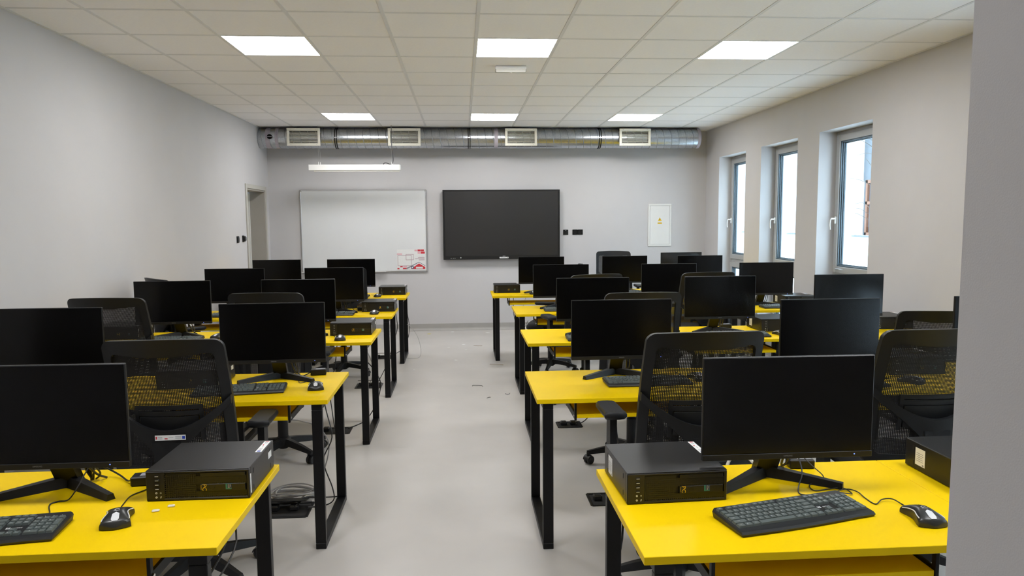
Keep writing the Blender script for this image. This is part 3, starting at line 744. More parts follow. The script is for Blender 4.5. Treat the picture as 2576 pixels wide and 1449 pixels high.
PCR = [(1, 'R0', 0.637, 2.052, 2, 'slim black desktop computer at the nearest right desk corner'), (1, 'R1', 1.678, 2.03, 0, ''), (2, 'R2', 2.470, 3.675, 0, ''), (3, 'R1', 2.410, 5.225, 0, ''), (3, 'R2', 3.31, 5.24, 0, ''), (4, 'R2', 3.325, 6.80, 0, ''), (5, 'R0', 0.527, 8.45, 0, '')]
for r, s, x, y, a, lab in PCR:
    place(pcR, lab or 'slim black desktop computer, %s' % seatname(r, s), (x, y, TOP), math.radians(a))

# ================================================================ KEYBOARDS
KW, KD, U = 0.446, 0.150, 0.0190
TILT = math.radians(4.2)
KROWS = [  # (y from the front, [(width, legend)...]) main block
    [(1.25, 'Ctrl'), (1.25, '#'), (1.25, 'Alt'), (6.25, ''), (1.25, 'Alt'), (1.25, '#'), (1.25, '='), (1.25, 'Ctrl')],
    [(2.25, '^ Shift')] + [(1, c) for c in 'ZXCVBNM,./'] + [(2.75, '^ Shift')],
    [(1.75, 'Caps')] + [(1, c) for c in "ASDFGHJKL;'"] + [(2.25, '< Enter')],
    [(1.5, 'Tab')] + [(1, c) for c in 'QWERTYUIOP[]'] + [(1.5, '|')],
    [(1, c) for c in '`1234567890-='] + [(2, '<-')],
]
def key_list():
    L = []; x0 = -KW/2+0.0075; yb = -KD/2+0.0225
    for i, row in enumerate(KROWS):
        x = x0
        for w_, c in row: L.append((x+w_*U/2, yb+(i+.5)*U, w_, 1, c)); x += w_*U
    yf = yb+5*U+0.003+U/2*0.9
    x = x0
    for g in ('Esc', 'F1', 'F2', 'F3', 'F4', 'F5', 'F6', 'F7', 'F8', 'F9', 'F10', 'F11', 'F12'):
        if g == 'F1': x += U*0.55
        if g in ('F5', 'F9'): x += U*0.55
        L.append((x+U*0.5, yf, 1, 0.82, g)); x += U*1.0
    xn = x0+15*U+0.006
    for k, c in enumerate(('Prt', 'Scr', 'Brk')): L.append((xn+(k+.5)*U, yf, 1, 0.82, c))
    for k, c in enumerate(('Del', 'End', 'PgDn')): L.append((xn+(k+.5)*U, yb+3.5*U, 1, 1, c))
    for k, c in enumerate(('Ins', 'Home', 'PgUp')): L.append((xn+(k+.5)*U, yb+4.5*U, 1, 1, c))
    for k, c in enumerate('<v>'): L.append((xn+(k+.5)*U, yb+0.5*U, 1, 1, c))
    L.append((xn+1.5*U, yb+1.5*U, 1, 1, '^'))
    xp = xn+3*U+0.006
    for j, row in enumerate((('0', None, '.'), ('1', '2', '3'), ('4', '5', '6'), ('7', '8', '9'), ('Num', '/', '*'))):
        if j == 0: L.append((xp+U, yb+.5*U, 2, 1, '0')); L.append((xp+2.5*U, yb+.5*U, 1, 1, '.')); continue
        for k, c in enumerate(row): L.append((xp+(k+.5)*U, yb+(j+.5)*U, 1, 1, c))
    L.append((xp+3.5*U, yb+1*U, 1, 2, 'Ent')); L.append((xp+3.5*U, yb+3*U, 1, 2, '+')); L.append((xp+3.5*U, yb+4.5*U, 1, 1, '-'))
    return L, xn, xp, yb
KEYS, KXN, KXP, KYB = key_list()
def ktop(y): return 0.0135+(y+KD/2)*math.tan(TILT)
def kb_body():
    b = MB(); n = 16
    P = []
    for i in range(n+1):
        t = i/n; P.append((-KW/2+KW*t, -KD/2-0.006*math.sin(PI*min(1, t*1.15))**1.0 if t < 0.87 else -KD/2))
    P += [(KW/2, KD/2-0.008), (KW/2-0.008, KD/2), (-KW/2+0.008, KD/2), (-KW/2, KD/2-0.008)]
    k = len(P)
    vs = [(x*0.985, y*0.975, 0.0015) for x, y in P] + [(x, y, max(0.006, ktop(y)-0.006)) for x, y in P] + [(x*0.99, y*0.985+(0.004 if y < -KD/2+0.001 else 0), ktop(y)) for x, y in P]
    fs = [list(range(k))[::-1], list(range(2*k, 3*k))]
    for i in range(k):
        j = (i+1) % k; fs += [[i, j, k+j, k+i], [k+i, k+j, 2*k+j, 2*k+i]]
    b.add(vs, fs)
    for sx in (-1, 1):
        for sy in (-1, 1): b.cyl((sx*(KW/2-0.03), sy*(KD/2-0.03), 0), (sx*(KW/2-0.03), sy*(KD/2-0.03), 0.003), 0.008, seg=8)
    return b
kbody = kb_body().mesh('body', 28, True); kbody.materials.append(M['kbd'])
key_mesh = {}
def key_geo(mb, w_, h_):
    a, b = w_*U/2-0.0008, h_*U/2-0.0008; q = 0.0019; z = 0.0062
    vs = [(-a, -b, 0), (a, -b, 0), (a, b, 0), (-a, b, 0), (-a+q, -b+q, z), (a-q, -b+q, z), (a-q, b-q*0.7, z), (-a+q, b-q*0.7, z)]
    mb.add(vs, [(3, 2, 1, 0), (4, 5, 6, 7), (0, 1, 5, 4), (1, 2, 6, 5), (2, 3, 7, 6), (3, 0, 4, 7)])
def key_T(x, y): return TR(x, y, ktop(y)+0.0002) @ RX(TILT)
def make_keyboard(detailed, label):
    t = thing('keyboard', label, 'keyboard', group='full size dark grey keyboards')
    obj('body', kbody, None, t)
    if detailed:
        for x, y, w_, h_, c in KEYS:
            k = (w_, h_)
            if k not in key_mesh:
                m = MB(); key_geo(m, w_, h_); key_mesh[k] = m.mesh('key', 20); key_mesh[k].materials.append(M['key'])
            obj('key', key_mesh[k], None, t, (x, y, ktop(y)+0.0002), (TILT, 0, 0))
    else:
        m = MB()
        for x, y, w_, h_, c in KEYS: m.T = key_T(x, y); key_geo(m, w_, h_)
        tag(obj('keys', m, 'key', t, fix=False), kind='stuff')
    if detailed:
        m = MB()
        for x, y, w_, h_, c in KEYS:
            if not c: continue
            s = 0.0062 if len(c) == 1 else 0.0040
            off = -0.0032 if len(c) == 1 else 0
            if w_ >= 1.5 and len(c) > 1: off = -w_*U*0.12
            add_text(m, c, s, key_T(x, y) @ TR(off, 0.001, 0.0065))
        tag(obj('key_legends', m, 'legend', t, fix=False), kind='stuff')
    m = MB(); yl = KYB+2.45*U
    T = TR(KXN+0.034, yl, ktop(yl)+0.0004) @ RX(TILT); add_text(m, 'natec', 0.0115, T)
    T2 = TR(KXN+0.0095, yl, ktop(yl)+0.0003) @ RX(TILT); o = m.T
    m.T = T2; m.box((0, 0.0018, 0), (0.010, 0.0022, 0.0005)); m.box((-0.0038, 0, 0), (0.0026, 0.009, 0.0005)); m.box((0.0038, 0, 0), (0.0026, 0.009, 0.0005)); m.box((0, -0.0034, 0), (0.010, 0.0024, 0.0005)); m.T = o
    obj('brand_print', m, 'legend', t, fix=False)
    yi = KYB+5*U+0.0115
    for k in range(3): obj('indicator_lamp', MB().cyl((KXP+0.016+k*0.022, yi, ktop(yi)), (KXP+0.016+k*0.022, yi, ktop(yi)+0.0008), 0.0011, seg=8), 'legend', t)
    return t
def cable_part(owner, pts, r=0.0021, m='cable'):
    """pts in world space; stored in the owner's local frame"""
    inv = (TR(*owner.location) @ RZ(owner.rotation_euler[2])).inverted()
    return obj('cable', MB().tube([tuple(inv @ Vector(p)) for p in pts], r, 6), m, owner, fix=False)
ZD = TOP+0.0025
k1 = make_keyboard(True, 'dark grey keyboard turned at an angle on the nearest right desk')
place(k1, k1['label'], (0.936, 1.922, TOP), math.radians(13.5))
cable_part(k1, [(1.085, 2.045, ZD+0.012), (1.072, 2.052, ZD), (1.06, 2.062, ZD), (1.035, 2.075, ZD), (1.038, 2.10, ZD), (1.062, 2.145, ZD+.004), (1.085, 2.175, ZD+0.025), (1.092, 2.20, ZD+0.05), (1.090, 2.235, ZD+0.085), (1.07, 2.25, ZD+0.10)])
k2 = make_keyboard(True, 'dark grey keyboard cut by the left edge on the nearest left desk')
place(k2, k2['label'], (-1.342, 1.985, TOP), math.radians(6.5))
cable_part(k2, [(-1.210, 2.075, ZD+0.012), (-1.215, 2.10, ZD+.008), (-1.228, 2.135, ZD), (-1.252, 2.175, ZD), (-1.262, 2.204, ZD), (-1.248, 2.221, ZD), (-1.22, 2.224, ZD+.004), (-1.210, 2.26, ZD+0.03), (-1.215, 2.30, ZD+0.045), (-1.225, 2.36, ZD+0.06), (-1.235, 2.39, ZD+0.075)])
kp = make_keyboard(False, '')
KB = [(2, 'L0', -1.130, 3.640, 6), (3, 'L1', -2.130, 5.300, 0), (4, 'L0', -1.225, 6.640, 0), (4, 'L1', -2.08, 6.66, 0), (5, 'L0', -1.290, 8.17, 0),
      (2, 'R0', 0.955, 3.625, 2), (2, 'R1', 1.925, 3.475, 0), (3, 'R0', 0.960, 5.03, 0), (3, 'R1', 2.005, 5.06, -3), (4, 'R0', 0.990, 6.70, 0), (4, 'R2', 3.09, 6.66, 0), (5, 'R1', 1.93, 8.24, 0)]
_kb = []
for r, s, x, y, a in KB:
    _kb.append(place(kp, 'dark grey keyboard in front of the monitor, %s' % seatname(r, s), (x, y, TOP), math.radians(a)))
for o, (r, s, x, y, a) in zip(_kb, KB):
    cable_part(o, [(x+0.10, y+KD/2-0.005, ZD+0.014), (x+0.105, y+0.10, ZD+0.004), (x+0.08, y+0.13, ZD), (x+0.02, y+0.135, ZD), (x+0.0, y+0.15, ZD), (x+0.03, y+0.18, ZD+0.002)])

# ================================================================ MICE
def make_mouse():
    t = thing('mouse', '', 'mouse', group='black computer mice with silver trim')
    L, B = 0.122, 0.0395
    def hw(s): return B*(0.86+0.16*math.cos(2*PI*(s-0.08)))*(min(1, (s/0.10)) ** 0.5 if s < 0.10 else 1)*(min(1, ((1-s)/0.06)) ** 0.5*0.25+0.75 if s > 0.94 else 1)
    def ht(s): return 0.012+0.023*math.sin(PI*min(1, max(0, (1.04-s)*0.92)))**0.8
    def surf(u, v):
        s = u; a = PI*v
        x = math.cos(a); z = math.sin(a)
        e = 0.62
        xx = math.copysign(abs(x)**e, x)*max(0.004, hw(s)); zz = (abs(z)**0.55)*ht(s)
        if s <= 0.001: zz *= 0.35
        return (xx, -L/2+L*s, 0.002+zz)
    b = MB(); b.grid(surf, 20, 16)
    b.box((0, -0.002, 0.002), (0.05, 0.10, 0.004), 0.001)
    # end fans
    n0 = [surf(0, j/16) for j in range(17)]; n1 = [surf(1, j/16) for j in range(17)]
    b.add(n0, [list(range(17))]); b.add(n1, [list(range(17))[::-1]])
    obj('body', b, 'mouse', t, angle=50)
    obj('scroll_wheel', MB().lathe([(0.0, -0.004), (0.009, -0.004), (0.0105, -0.002), (0.0105, 0.002), (0.009, 0.004), (0.0, 0.004)], 16, 'x', (0, 0.034, ht(0.79)-0.0085)), 'rubber', t)
    for s in (-1, 1):
        P = [surf(q, 0.5-s*w_) for q, w_ in ((0.16, 0.30), (0.30, 0.335), (0.5, 0.335), (0.7, 0.345), (0.88, 0.36))]
        obj('side_trim', MB().tube([(x+s*0.0006, y, z+0.0008) for x, y, z in P], 0.0016, 6), 'silver', t)
    pts = []
    pm = MB(); 
    def lp_(x, y, dz=0.0012):
        s = (y+L/2)/L; return (x, y, 0.002+ht(s)*(1-0.5*(abs(x)/max(0.01, hw(s)))**3.2)+dz)
    pl_ = [(-0.009, -0.024), (0, -0.016), (0.009, -0.024), (0.010, -0.045), (0.007, -0.052), (-0.007, -0.052), (-0.010, -0.045)]
    c0 = lp_(0, -0.035); ring_ = [lp_(x, y) for x, y in pl_]
    pm.add([c0]+ring_, [(0, i+1, (i+1) % 7+1) for i in range(7)])
    obj('rear_plate', pm, 'silver', t)
    lm = MB().tube([lp_(0.006*math.cos(a), 0.002+0.006*math.sin(a), 0.0006) for a in [i*0.55 for i in range(9)]], 0.0007, 5)
    lm.tube([lp_(-0.008, -0.006, 0.0006), lp_(0.008, -0.006, 0.0006)], 0.0007, 5, smooth=False)
    obj('logo_print', lm, 'legend', t, fix=False)
    obj('button_gap', MB().tube([lp_(0, 0.012, 0.0003), lp_(0, 0.026, 0.0003)], 0.0006, 5, smooth=False), 'dark', t, fix=False)
    return t
ms = make_mouse()
MS = [(1, 'R0', 1.290, 1.868, -4, 'black mouse with silver trim at the edge of the nearest right desk'), (1, 'L0', -0.995, 2.052, 17, 'black mouse with silver trim on the nearest left desk'),
      (2, 'L0', -0.762, 3.68, 11, ''), (3, 'L0', -0.895, 5.22, 9, ''), (4, 'L0', -0.822, 6.68, 0, ''), (5, 'L0', -0.972, 8.22, 0, ''), (3, 'L1', -1.815, 5.40, -15, ''),
      (2, 'R0', 1.250, 3.69, 12, ''), (2, 'R2', 2.320, 3.50, 35, ''), (5, 'R0', 0.815, 8.28, 0, ''), (3, 'R1', 2.335, 5.07, 10, '')]
_ms = [place(ms, lab or 'black mouse with silver trim, %s' % seatname(r, s), (x, y, TOP), math.radians(a)) for r, s, x, y, a, lab in MS]
for o, (r, s, x, y, a, lab) in zip(_ms, MS):
    z = ZD
    nx, ny = x-math.sin(math.radians(a))*0.06, y+math.cos(math.radians(a))*0.06
    if (r, s) == (1, 'R0'):
        P = [(nx, ny, z+0.010), (1.296, 1.965, z), (1.282, 2.0, z+0.006), (1.252, 2.005, z+0.004), (1.218, 1.982, z), (1.214, 2.03, z), (1.215, 2.075, z+0.002), (1.19, 2.094, z+.004), (1.14, 2.075, z+.003), (1.10, 2.05, z), (1.12, 2.075, z+.002), (1.146, 2.086, z), (1.18, 2.06, z+.003), (1.194, 2.07, z), (1.188, 2.108, z+.002), (1.144, 2.111, z), (1.092, 2.10, z), (1.092, 2.138, z), (1.116, 2.160, z+0.003), (1.15, 2.16, z+0.02), (1.13, 2.20, z+0.045), (1.11, 2.235, z+0.07), (1.09, 2.25, z+0.09)]
    elif (r, s) == (1, 'L0'):
        P = [(nx, ny, z+0.010), (-1.030, 2.14, z), (-1.040, 2.19, z), (-1.045, 2.25, z), (-1.02, 2.30, z), (-1.01, 2.34, z)]
    elif (r, s) == (2, 'L0'):
        P = [(nx, ny, z+0.010), (-0.80, 3.80, z), (-0.83, 3.87, z), (-0.845, 3.83, z), (-0.87, 3.81, z), (-0.885, 3.85, z), (-0.875, 3.90, z)]
    else:
        P = [(nx, ny, z+0.010), (nx-0.01, ny+0.03, z), (nx-0.05, ny+0.06, z), (nx-0.06, ny+0.11, z), (nx-0.10, ny+0.14, z)]
    cable_part(o, P, 0.0018)

# ================================================================ POWER ADAPTERS ON THE DESKS
def adapter(x, y, rz, label, cable):
    t = thing('power_adapter', label, 'power adapter', (x, y, TOP), rz, 'black power adapters on the desks')
    obj('brick', MB().box((0, 0, 0.016), (0.085, 0.05, 0.032), 0.004), 'bezel', t)
    obj('label_sticker', MB().box((0.01, 0.0, 0.0323), (0.05, 0.03, 0.0006)), 'inkgrey', t)
    cable_part(t, cable, 0.003)
adapter(-0.815, 4.025, math.radians(8), 'black power adapter near the back edge, second row left aisle desk', [(-0.858, 4.02, 0.765), (-0.88, 4.00, 0.755), (-0.90, 3.97, 0.754), (-0.92, 4.01, 0.756), (-0.93, 4.04, 0.78)])
adapter(1.150, 2.322, math.radians(-6), 'black power adapter behind the monitor on the nearest right desk', [(1.108, 2.325, 0.765), (1.09, 2.32, 0.757), (1.06, 2.31, 0.757), (1.05, 2.29, 0.79), (1.06, 2.26, 0.84)])
adapter(-1.046, 2.36, math.radians(8), 'black power adapter left of the computer on the nearest left desk', [(-1.088, 2.35, 0.768), (-1.11, 2.37, 0.758), (-1.15, 2.41, 0.762), (-1.19, 2.43, 0.775), (-1.225, 2.42, 0.80), (-1.235, 2.395, 0.83)])
adapter(2.06, 5.45, 0.1, 'black power adapter behind the monitor, third row right middle desk', [(2.015, 5.45, 0.765), (1.99, 5.44, 0.757), (1.965, 5.42, 0.80), (1.95, 5.39, 0.85)])
adapter(-0.975, 6.97, 0.0, 'black power adapter beside the computer, fourth row left aisle desk', [(-1.02, 6.97, 0.765), (-1.05, 6.95, 0.757), (-1.07, 6.93, 0.80), (-1.08, 6.90, 0.86)])
# tied cable bundle hanging behind the nearest left monitor
cb = MB()
for k in range(6): cb.tube([(0.004*math.cos(k), 0.004*math.sin(k), 0), (0.012*math.cos(k*1.7), -0.01, 0.035), (0.018*math.cos(k*2.1), -0.02, 0.07), (0.0+0.01*math.sin(k), -0.03, 0.115)], 0.0028, 5)
cb.tube([(-0.008, 0, 0.045), (0, -0.018, 0.045), (0.012, -0.01, 0.045), (0.004, 0.004, 0.045)], 0.003, 5, closed=True)
tag(obj('cable_bundle', cb, 'cable', None, (-1.240, 2.405, TOP+0.003), fix=False), 'tied bundle of black cable behind the nearest left monitor', 'cable')
# small erasers / crumbs on the nearest left desk
tag(obj('foam_pad', MB().box((0, 0, 0.003), (0.022, 0.013, 0.006), 0.003), 'cream', None, (-0.918, 2.12, TOP), (0, 0, 0.2)), 'pale rubber pad on the nearest left desk, closer to the mouse', 'rubber pad')
tag(obj('foam_pad', MB().box((0, 0, 0.003), (0.020, 0.011, 0.006), 0.002), 'cream', None, (-0.886, 2.153, TOP), (0, 0, 0.1)), 'pale rubber pad on the nearest left desk, just below the computer', 'rubber pad')

# ================================================================ CHAIRS
def back_y(z): return -0.225-0.10*((z-0.52)/0.60)-0.028*math.sin(PI*(z-0.52)/0.60)*-1
def back_curve(x): return 0.055*(x/0.24)**2        # sides wrap forward
def bpt(x, z, off=0.0): return (x, back_y(z)+back_curve(x)+off, z)
def outline(hw_top, hw_bot, z0, z1, r, n=6):
    pts = []
    cs = [(hw_bot-r, z0+r, -PI/2), (hw_top-r, z1-r, 0), (-hw_top+r, z1-r, PI/2), (-hw_bot+r, z0+r, PI)]
    for cx_, cz_, a0 in cs:
        for i in range(n+1):
            a = a0+PI/2*i/n; pts.append((cx_+r*math.cos(a), cz_+r*math.sin(a)))
    return pts
def densify(P, step=0.03):
    out = []
    for i, p in enumerate(P):
        q = P[(i+1) % len(P)]; d = math.hypot(q[0]-p[0], q[1]-p[1]); k = max(1, int(d/step))
        for t in range(k): out.append((p[0]+(q[0]-p[0])*t/k, p[1]+(q[1]-p[1])*t/k))
    return out
def make_chair():
    t = thing('office_chair', '', 'office chair', group='black mesh backed office chairs')
    Z0, Z1 = 0.535, 1.118
    o_ = densify(outline(0.238, 0.252, Z0, Z1, 0.035))
    # inner outline with a deeper top bar
    def inner(p):
        x, z = p
        hx = 0.2; 
        return x, z
    n = len(o_)
    fr = MB(); vs = []
    zc = (Z0+Z1)/2
    def shrink(p):
        x, z = p
        u = (z-Z0)/(Z1-Z0); half = 0.252+(0.238-0.252)*u
        sx = (half-0.036)/half
        z2 = Z0+0.045+(z-Z0)*((Z1-0.052-(0.012*(1-(x/0.2)**2)))-(Z0+0.045))/(Z1-Z0)
        return x*sx, z2
    for p in o_:
        q = shrink(p)
        top = 0.010*(1-(p[0]/0.24)**2)*max(0, (p[1]-zc)/(Z1-zc))   # crown of the top bar
        vs += [bpt(p[0], p[1]+top, 0.010), bpt(p[0], p[1]+top, -0.012), bpt(q[0], q[1], -0.016), bpt(q[0], q[1], 0.008)]
    fs = []
    for i in range(n):
        j = (i+1) % n
        for k in range(4): fs.append([i*4+k, i*4+(k+1) % 4, j*4+(k+1) % 4, j*4+k])
    fr.add(vs, fs)
    obj('back_frame', fr, 'chair', t, angle=40)
    # woven mesh as real strands
    me = MB()
    def inside(z):
        u = (z-Z0)/(Z1-Z0); return 0.252+(0.238-0.252)*u-0.034
    pz, px = 0.0060, 0.0066; wz, wx = 0.0039, 0.0040
    z = Z0+0.043
    while z < Z1-0.048:
        h = inside(z); K = 10
        vs = []; 
        for i in range(K+1):
            x = -h+2*h*i/K; vs += [bpt(x, z-wz/2), bpt(x, z+wz/2)]
        me.add(vs, [[2*i, 2*i+2, 2*i+3, 2*i+1] for i in range(K)]); z += pz
    x = -0.212
    while x < 0.2125:
        vs = []; K = 10; za, zb = Z0+0.042, Z1-0.046
        for i in range(K+1):
            z = za+(zb-za)*i/K; sx = inside(z)/0.212
            vs += [bpt((x-wx/2)*sx, z, 0.0008), bpt((x+wx/2)*sx, z, 0.0008)]
        me.add(vs, [[2*i, 2*i+1, 2*i+3, 2*i+2] for i in range(K)]); x += px
    tag(obj('back_mesh', me, 'mesh', t, fix=False), kind='stuff')
    # smile-shaped support and spine behind the mesh
    N = 20; sup = MB(); vs = []
    def up(x): return 0.748+0.125*(abs(x)/0.24)**1.9
    def lo(x):
        a = abs(x)
        return up(x)-0.036-0.075*math.exp(-(a/0.10)**2)
    for i in range(N+1):
        x = -0.243+0.486*i/N; bulge = -0.030*(1-(abs(x)/0.243)**2)
        for zz in (up(x), lo(x)):
            vs += [bpt(x, zz, -0.012+bulge), bpt(x, zz, -0.030+bulge)]
    fs = []
    for i in range(N):
        a = i*4; b = a+4
        fs += [[a, b, b+1, a+1], [a+1, b+1, b+3, a+3], [a+3, b+3, b+2, a+2], [a+2, b+2, b, a]]
    fs += [[0, 1, 3, 2], [N*4, N*4+2, N*4+3, N*4+1]]
    sup.add(vs, fs)
    so = obj('back_support', sup, 'chair', t, angle=40)
    sn = MB(); pr_ = [(0.70, 0.056, -0.046), (0.62, 0.048, -0.046), (0.54, 0.046, -0.035), (0.46, 0.050, 0.0), (0.425, 0.055, 0.06)]
    vs = []
    for z, h, off in pr_:
        y = back_y(max(z, 0.52))+off
        vs += [(-h, y-0.014, z), (h, y-0.014, z), (h, y+0.016, z), (-h, y+0.016, z)]
    fs = [[0, 1, 2, 3], [16, 19, 18, 17]]
    for i in range(4):
        for k in range(4): fs.append([i*4+k, i*4+(k+1) % 4, i*4+4+(k+1) % 4, i*4+4+k])
    sn.add(vs, fs); obj('spine', sn, 'chair', t, angle=40)
    # lumbar pad with two slots
    lb = MB()
    def strip(x0, x1, za, zb):
        vs = []; K = 8
        for i in range(K+1):
            x = x0+(x1-x0)*i/K
            for zz in (za, zb): vs += [bpt(x, zz, -0.006), bpt(x, zz, -0.014)]
        fs = []
        for i in range(K):
            a = i*4; b = a+4; fs += [[a, b, b+1, a+1], [a+1, b+1, b+3, a+3], [a+3, b+3, b+2, a+2], [a+2, b+2, b, a]]
        fs += [[0, 1, 3, 2], [K*4, K*4+2, K*4+3, K*4+1]]
        lb.add(vs, fs)
    strip(-0.135, 0.135, 0.826, 0.845); strip(-0.125, 0.125, 0.800, 0.820); strip(-0.115, 0.115, 0.700, 0.795); strip(-0.135, -0.120, 0.69, 0.83); strip(0.120, 0.135, 0.69, 0.83)
    obj('lumbar_pad', lb, 'chair', t, angle=40)
    # seat cushion: superellipse dome
    st = MB()
    def seat(u, v, s=1):
        a = 2*PI*u; e = 0.42; c_, s_ = math.cos(a), math.sin(a)
        x = math.copysign(abs(c_)**e, c_)*0.25*1.0; y = math.copysign(abs(s_)**e, s_)*0.235
        return x, y
    rings = [(0.02, 0.452, 1), (0.93, 0.452, 1), (1.0, 0.470, 1), (1.0, 0.492, 1), (0.94, 0.512, 1), (0.7, 0.518, 1), (0.02, 0.512, 1)]
    vs = []; NS = 32
    for k, z, _ in rings:
        for i in range(NS):
            x, y = seat(i/NS, 0); vs.append((x*k, y*k+0.01, z-0.012*max(0, (y*k-0.12)/0.12)))
    fs = []
    for r_ in range(len(rings)-1):
        for i in range(NS): fs.append([r_*NS+i, r_*NS+(i+1) % NS, (r_+1)*NS+(i+1) % NS, (r_+1)*NS+i])
    fs += [list(range(NS))[::-1], [(len(rings)-1)*NS+i for i in range(NS)]]
    st.add(vs, fs); obj('seat', st, 'fabric', t, angle=50)
    obj('seat_pan', MB().box((0, 0.01, 0.443), (0.40, 0.38, 0.022), 0.008), 'chair', t)
    mc = MB().box((0, -0.01, 0.412), (0.17, 0.24, 0.045), 0.012); mc.box((0, -0.15, 0.425), (0.10, 0.12, 0.03), 0.006)
    mo = obj('tilt_mechanism', mc, 'chair', t)
    for s in (-1, 1): obj('lever', MB().tube([(s*0.08, 0.02, 0.415), (s*0.16, 0.02, 0.413), (s*0.235, 0.03, 0.416), (s*0.27, 0.035, 0.417)], 0.006, 8), 'chair', mo, fix=False)
    obj('gas_column', MB().lathe([(0.0, 0.06), (0.031, 0.06), (0.034, 0.09), (0.034, 0.30), (0.028, 0.305), (0.020, 0.31), (0.020, 0.445)], 20), 'chair', t)
    # star base
    leg = MB(); q = [(0.025, 0.030, 0.085, 0.132), (0.10, 0.026, 0.085, 0.126), (0.20, 0.021, 0.076, 0.110), (0.298, 0.016, 0.066, 0.088)]
    vs = []
    for r_, w_, a, b in q: vs += [(r_, -w_, a), (r_, w_, a), (r_, w_*0.55, b), (r_, -w_*0.55, b)]
    fs = [[0, 3, 2, 1], [12, 13, 14, 15]]
    for i in range(3):
        for k in range(4): fs.append([i*4+k, i*4+(k+1) % 4, i*4+4+(k+1) % 4, i*4+4+k])
    leg.add(vs, fs); legm = leg.mesh('base_leg', 25, True)
    obj('base_hub', MB().lathe([(0, 0.07), (0.045, 0.07), (0.052, 0.085), (0.050, 0.128), (0.040, 0.138), (0, 0.138)], 20), 'chair', t)
    cw = MB()
    for s in (-1, 1): cw.lathe([(0.0, s*0.006), (0.026, s*0.006), (0.0285, s*0.010), (0.0285, s*0.020), (0.024, s*0.024), (0.0, s*0.024)], 18, 'y', (0.0, 0, 0.0285))
    cwm = cw.mesh('castor', 40, True)
    hd = MB()
    hd.grid(lambda u, v: (0.033*math.cos(PI*(u*0.62+0.02)), (v-.5)*0.050, 0.0285+0.033*math.sin(PI*(u*0.62+0.02))), 8, 2); hd.cyl((0.012, 0, 0.045), (0.012, 0, 0.082), 0.008, seg=10)
    hdm = hd.mesh('castor_hood', 40)
    for k in range(5):
        a = PI/2+2*PI*k/5+0.3
        lo_ = obj('base_leg', legm, 'chair', t, (0, 0, 0), (0, 0, a))
        ca = obj('castor', cwm, 'rubber', lo_, (0.283, 0, 0), (0, 0, 0.6*k))
        obj('castor_hood', hdm, 'rubber', lo_, (0.283, 0, 0.0), (0, 0, 0.6*k))
    # arms
    for s in (-1, 1):
        ps = MB(); ps.prism([(0.035, 0.40), (0.115, 0.40), (0.105, 0.66), (0.045, 0.66)], s*0.272, s*0.302, 'x'); ps.box((s*0.23, 0.075, 0.425), (0.13, 0.055, 0.024), 0.006)
        obj('armrest_post', ps, 'chair', t)
        pd = MB(); P2 = [(-0.042, -0.10), (0.042, -0.10), (0.046, -0.06), (0.046, 0.06), (0.036, 0.115), (-0.036, 0.115), (-0.046, 0.06), (-0.046, -0.06)]
        P2 = [(p.x, p.y) for p in catmull([Vector((x, y, 0)) for x, y in P2], 3, True)]
        k = len(P2); vs = [(x*0.85, y*0.92, 0.0) for x, y in P2]+[(x, y, 0.010) for x, y in P2]+[(x, y, 0.022) for x, y in P2]+[(x*0.88, y*0.93, 0.032) for x, y in P2]
        fs = [list(range(k))[::-1], [3*k+i for i in range(k)]]
        for r_ in range(3):
            for i in range(k): fs.append([r_*k+i, r_*k+(i+1) % k, (r_+1)*k+(i+1) % k, (r_+1)*k+i])
        pd.add(vs, fs); obj('armrest_pad', pd, 'chair', t, (s*0.287, 0.095, 0.658), angle=40)
    return t
ch = make_chair()
CH = [('R2a', 0.935, 2.975, 2, 0.045, 0.045, 'black mesh office chair behind the nearest right monitor'), ('L2a', -1.215, 3.215, 1, 0.015, 0.01, 'black mesh office chair behind the nearest left computer, label on its back'),
      ('R2c', 1.935, 3.03, 0, 0.03, 0.0, 'black mesh office chair half hidden by the grey wall corner'), ('L2b', -2.36, 3.15, 0, 0.02, 0.0, 'black office chair mostly outside the left edge, second row wall seat'),
      ('L3a', -1.245, 4.90, -2, 0.035, 0.0, 'black mesh office chair, third row left bank, showing above the second row aisle monitor'), ('L3b', -2.215, 4.88, -2, 0.02, 0.0, 'black mesh office chair, third row left bank, against the bare left wall'),
      ('L4b', -2.25, 6.10, -48, 0.04, -0.03, 'black office chair turned sideways, fourth row left bank wall seat'), ('L5a', -1.26, 7.55, 12, 0.02, 0.0, 'black office chair, farthest row left bank, only base visible under desks'),
      ('R3a', 1.10, 4.55, 0, 0.04, 0.0, 'black mesh office chair, third row right bank, aisle seat'), ('R3c', 2.93, 4.36, -12, -0.08, 0.0, 'low set black mesh office chair, third row right bank, window seat'),
      ('R4a', 1.055, 6.165, 14, 0.03, 0.055, 'black office chair turned aside, fourth row right bank, aisle seat'), ('R4b', 2.08, 6.24, 4, 0.03, 0.0, 'black mesh office chair, fourth row right bank, middle seat'),
      ('R5a', 0.93, 7.50, 75, 0.02, 0.0, 'black office chair turned sideways, farthest row right bank, aisle seat'), ('T', 2.075, 9.55, 176, 0.05, 0.0, 'black mesh office chair facing the room against the back wall')]
chairs = {}
for key, x, y, a, lift, ah, lab in CH:
    chairs[key] = place(ch, lab, (x, y, 0), math.radians(a))
for key, x, y, a, lift, ah, lab in CH:
    for c_ in chairs[key].children:          # gas lift height and armrest height of each chair
        if not c_.name.startswith(('base_', 'gas_')): c_.location.z += lift
        if c_.name.startswith('armrest'): c_.location.z += ah
# funding label on the near left chair
b = add_strip(chairs['L2a'], 0.02, back_y(0.735)-0.0615, 0.722+0.015, 0.0, 'front', 0.120, 0.021)

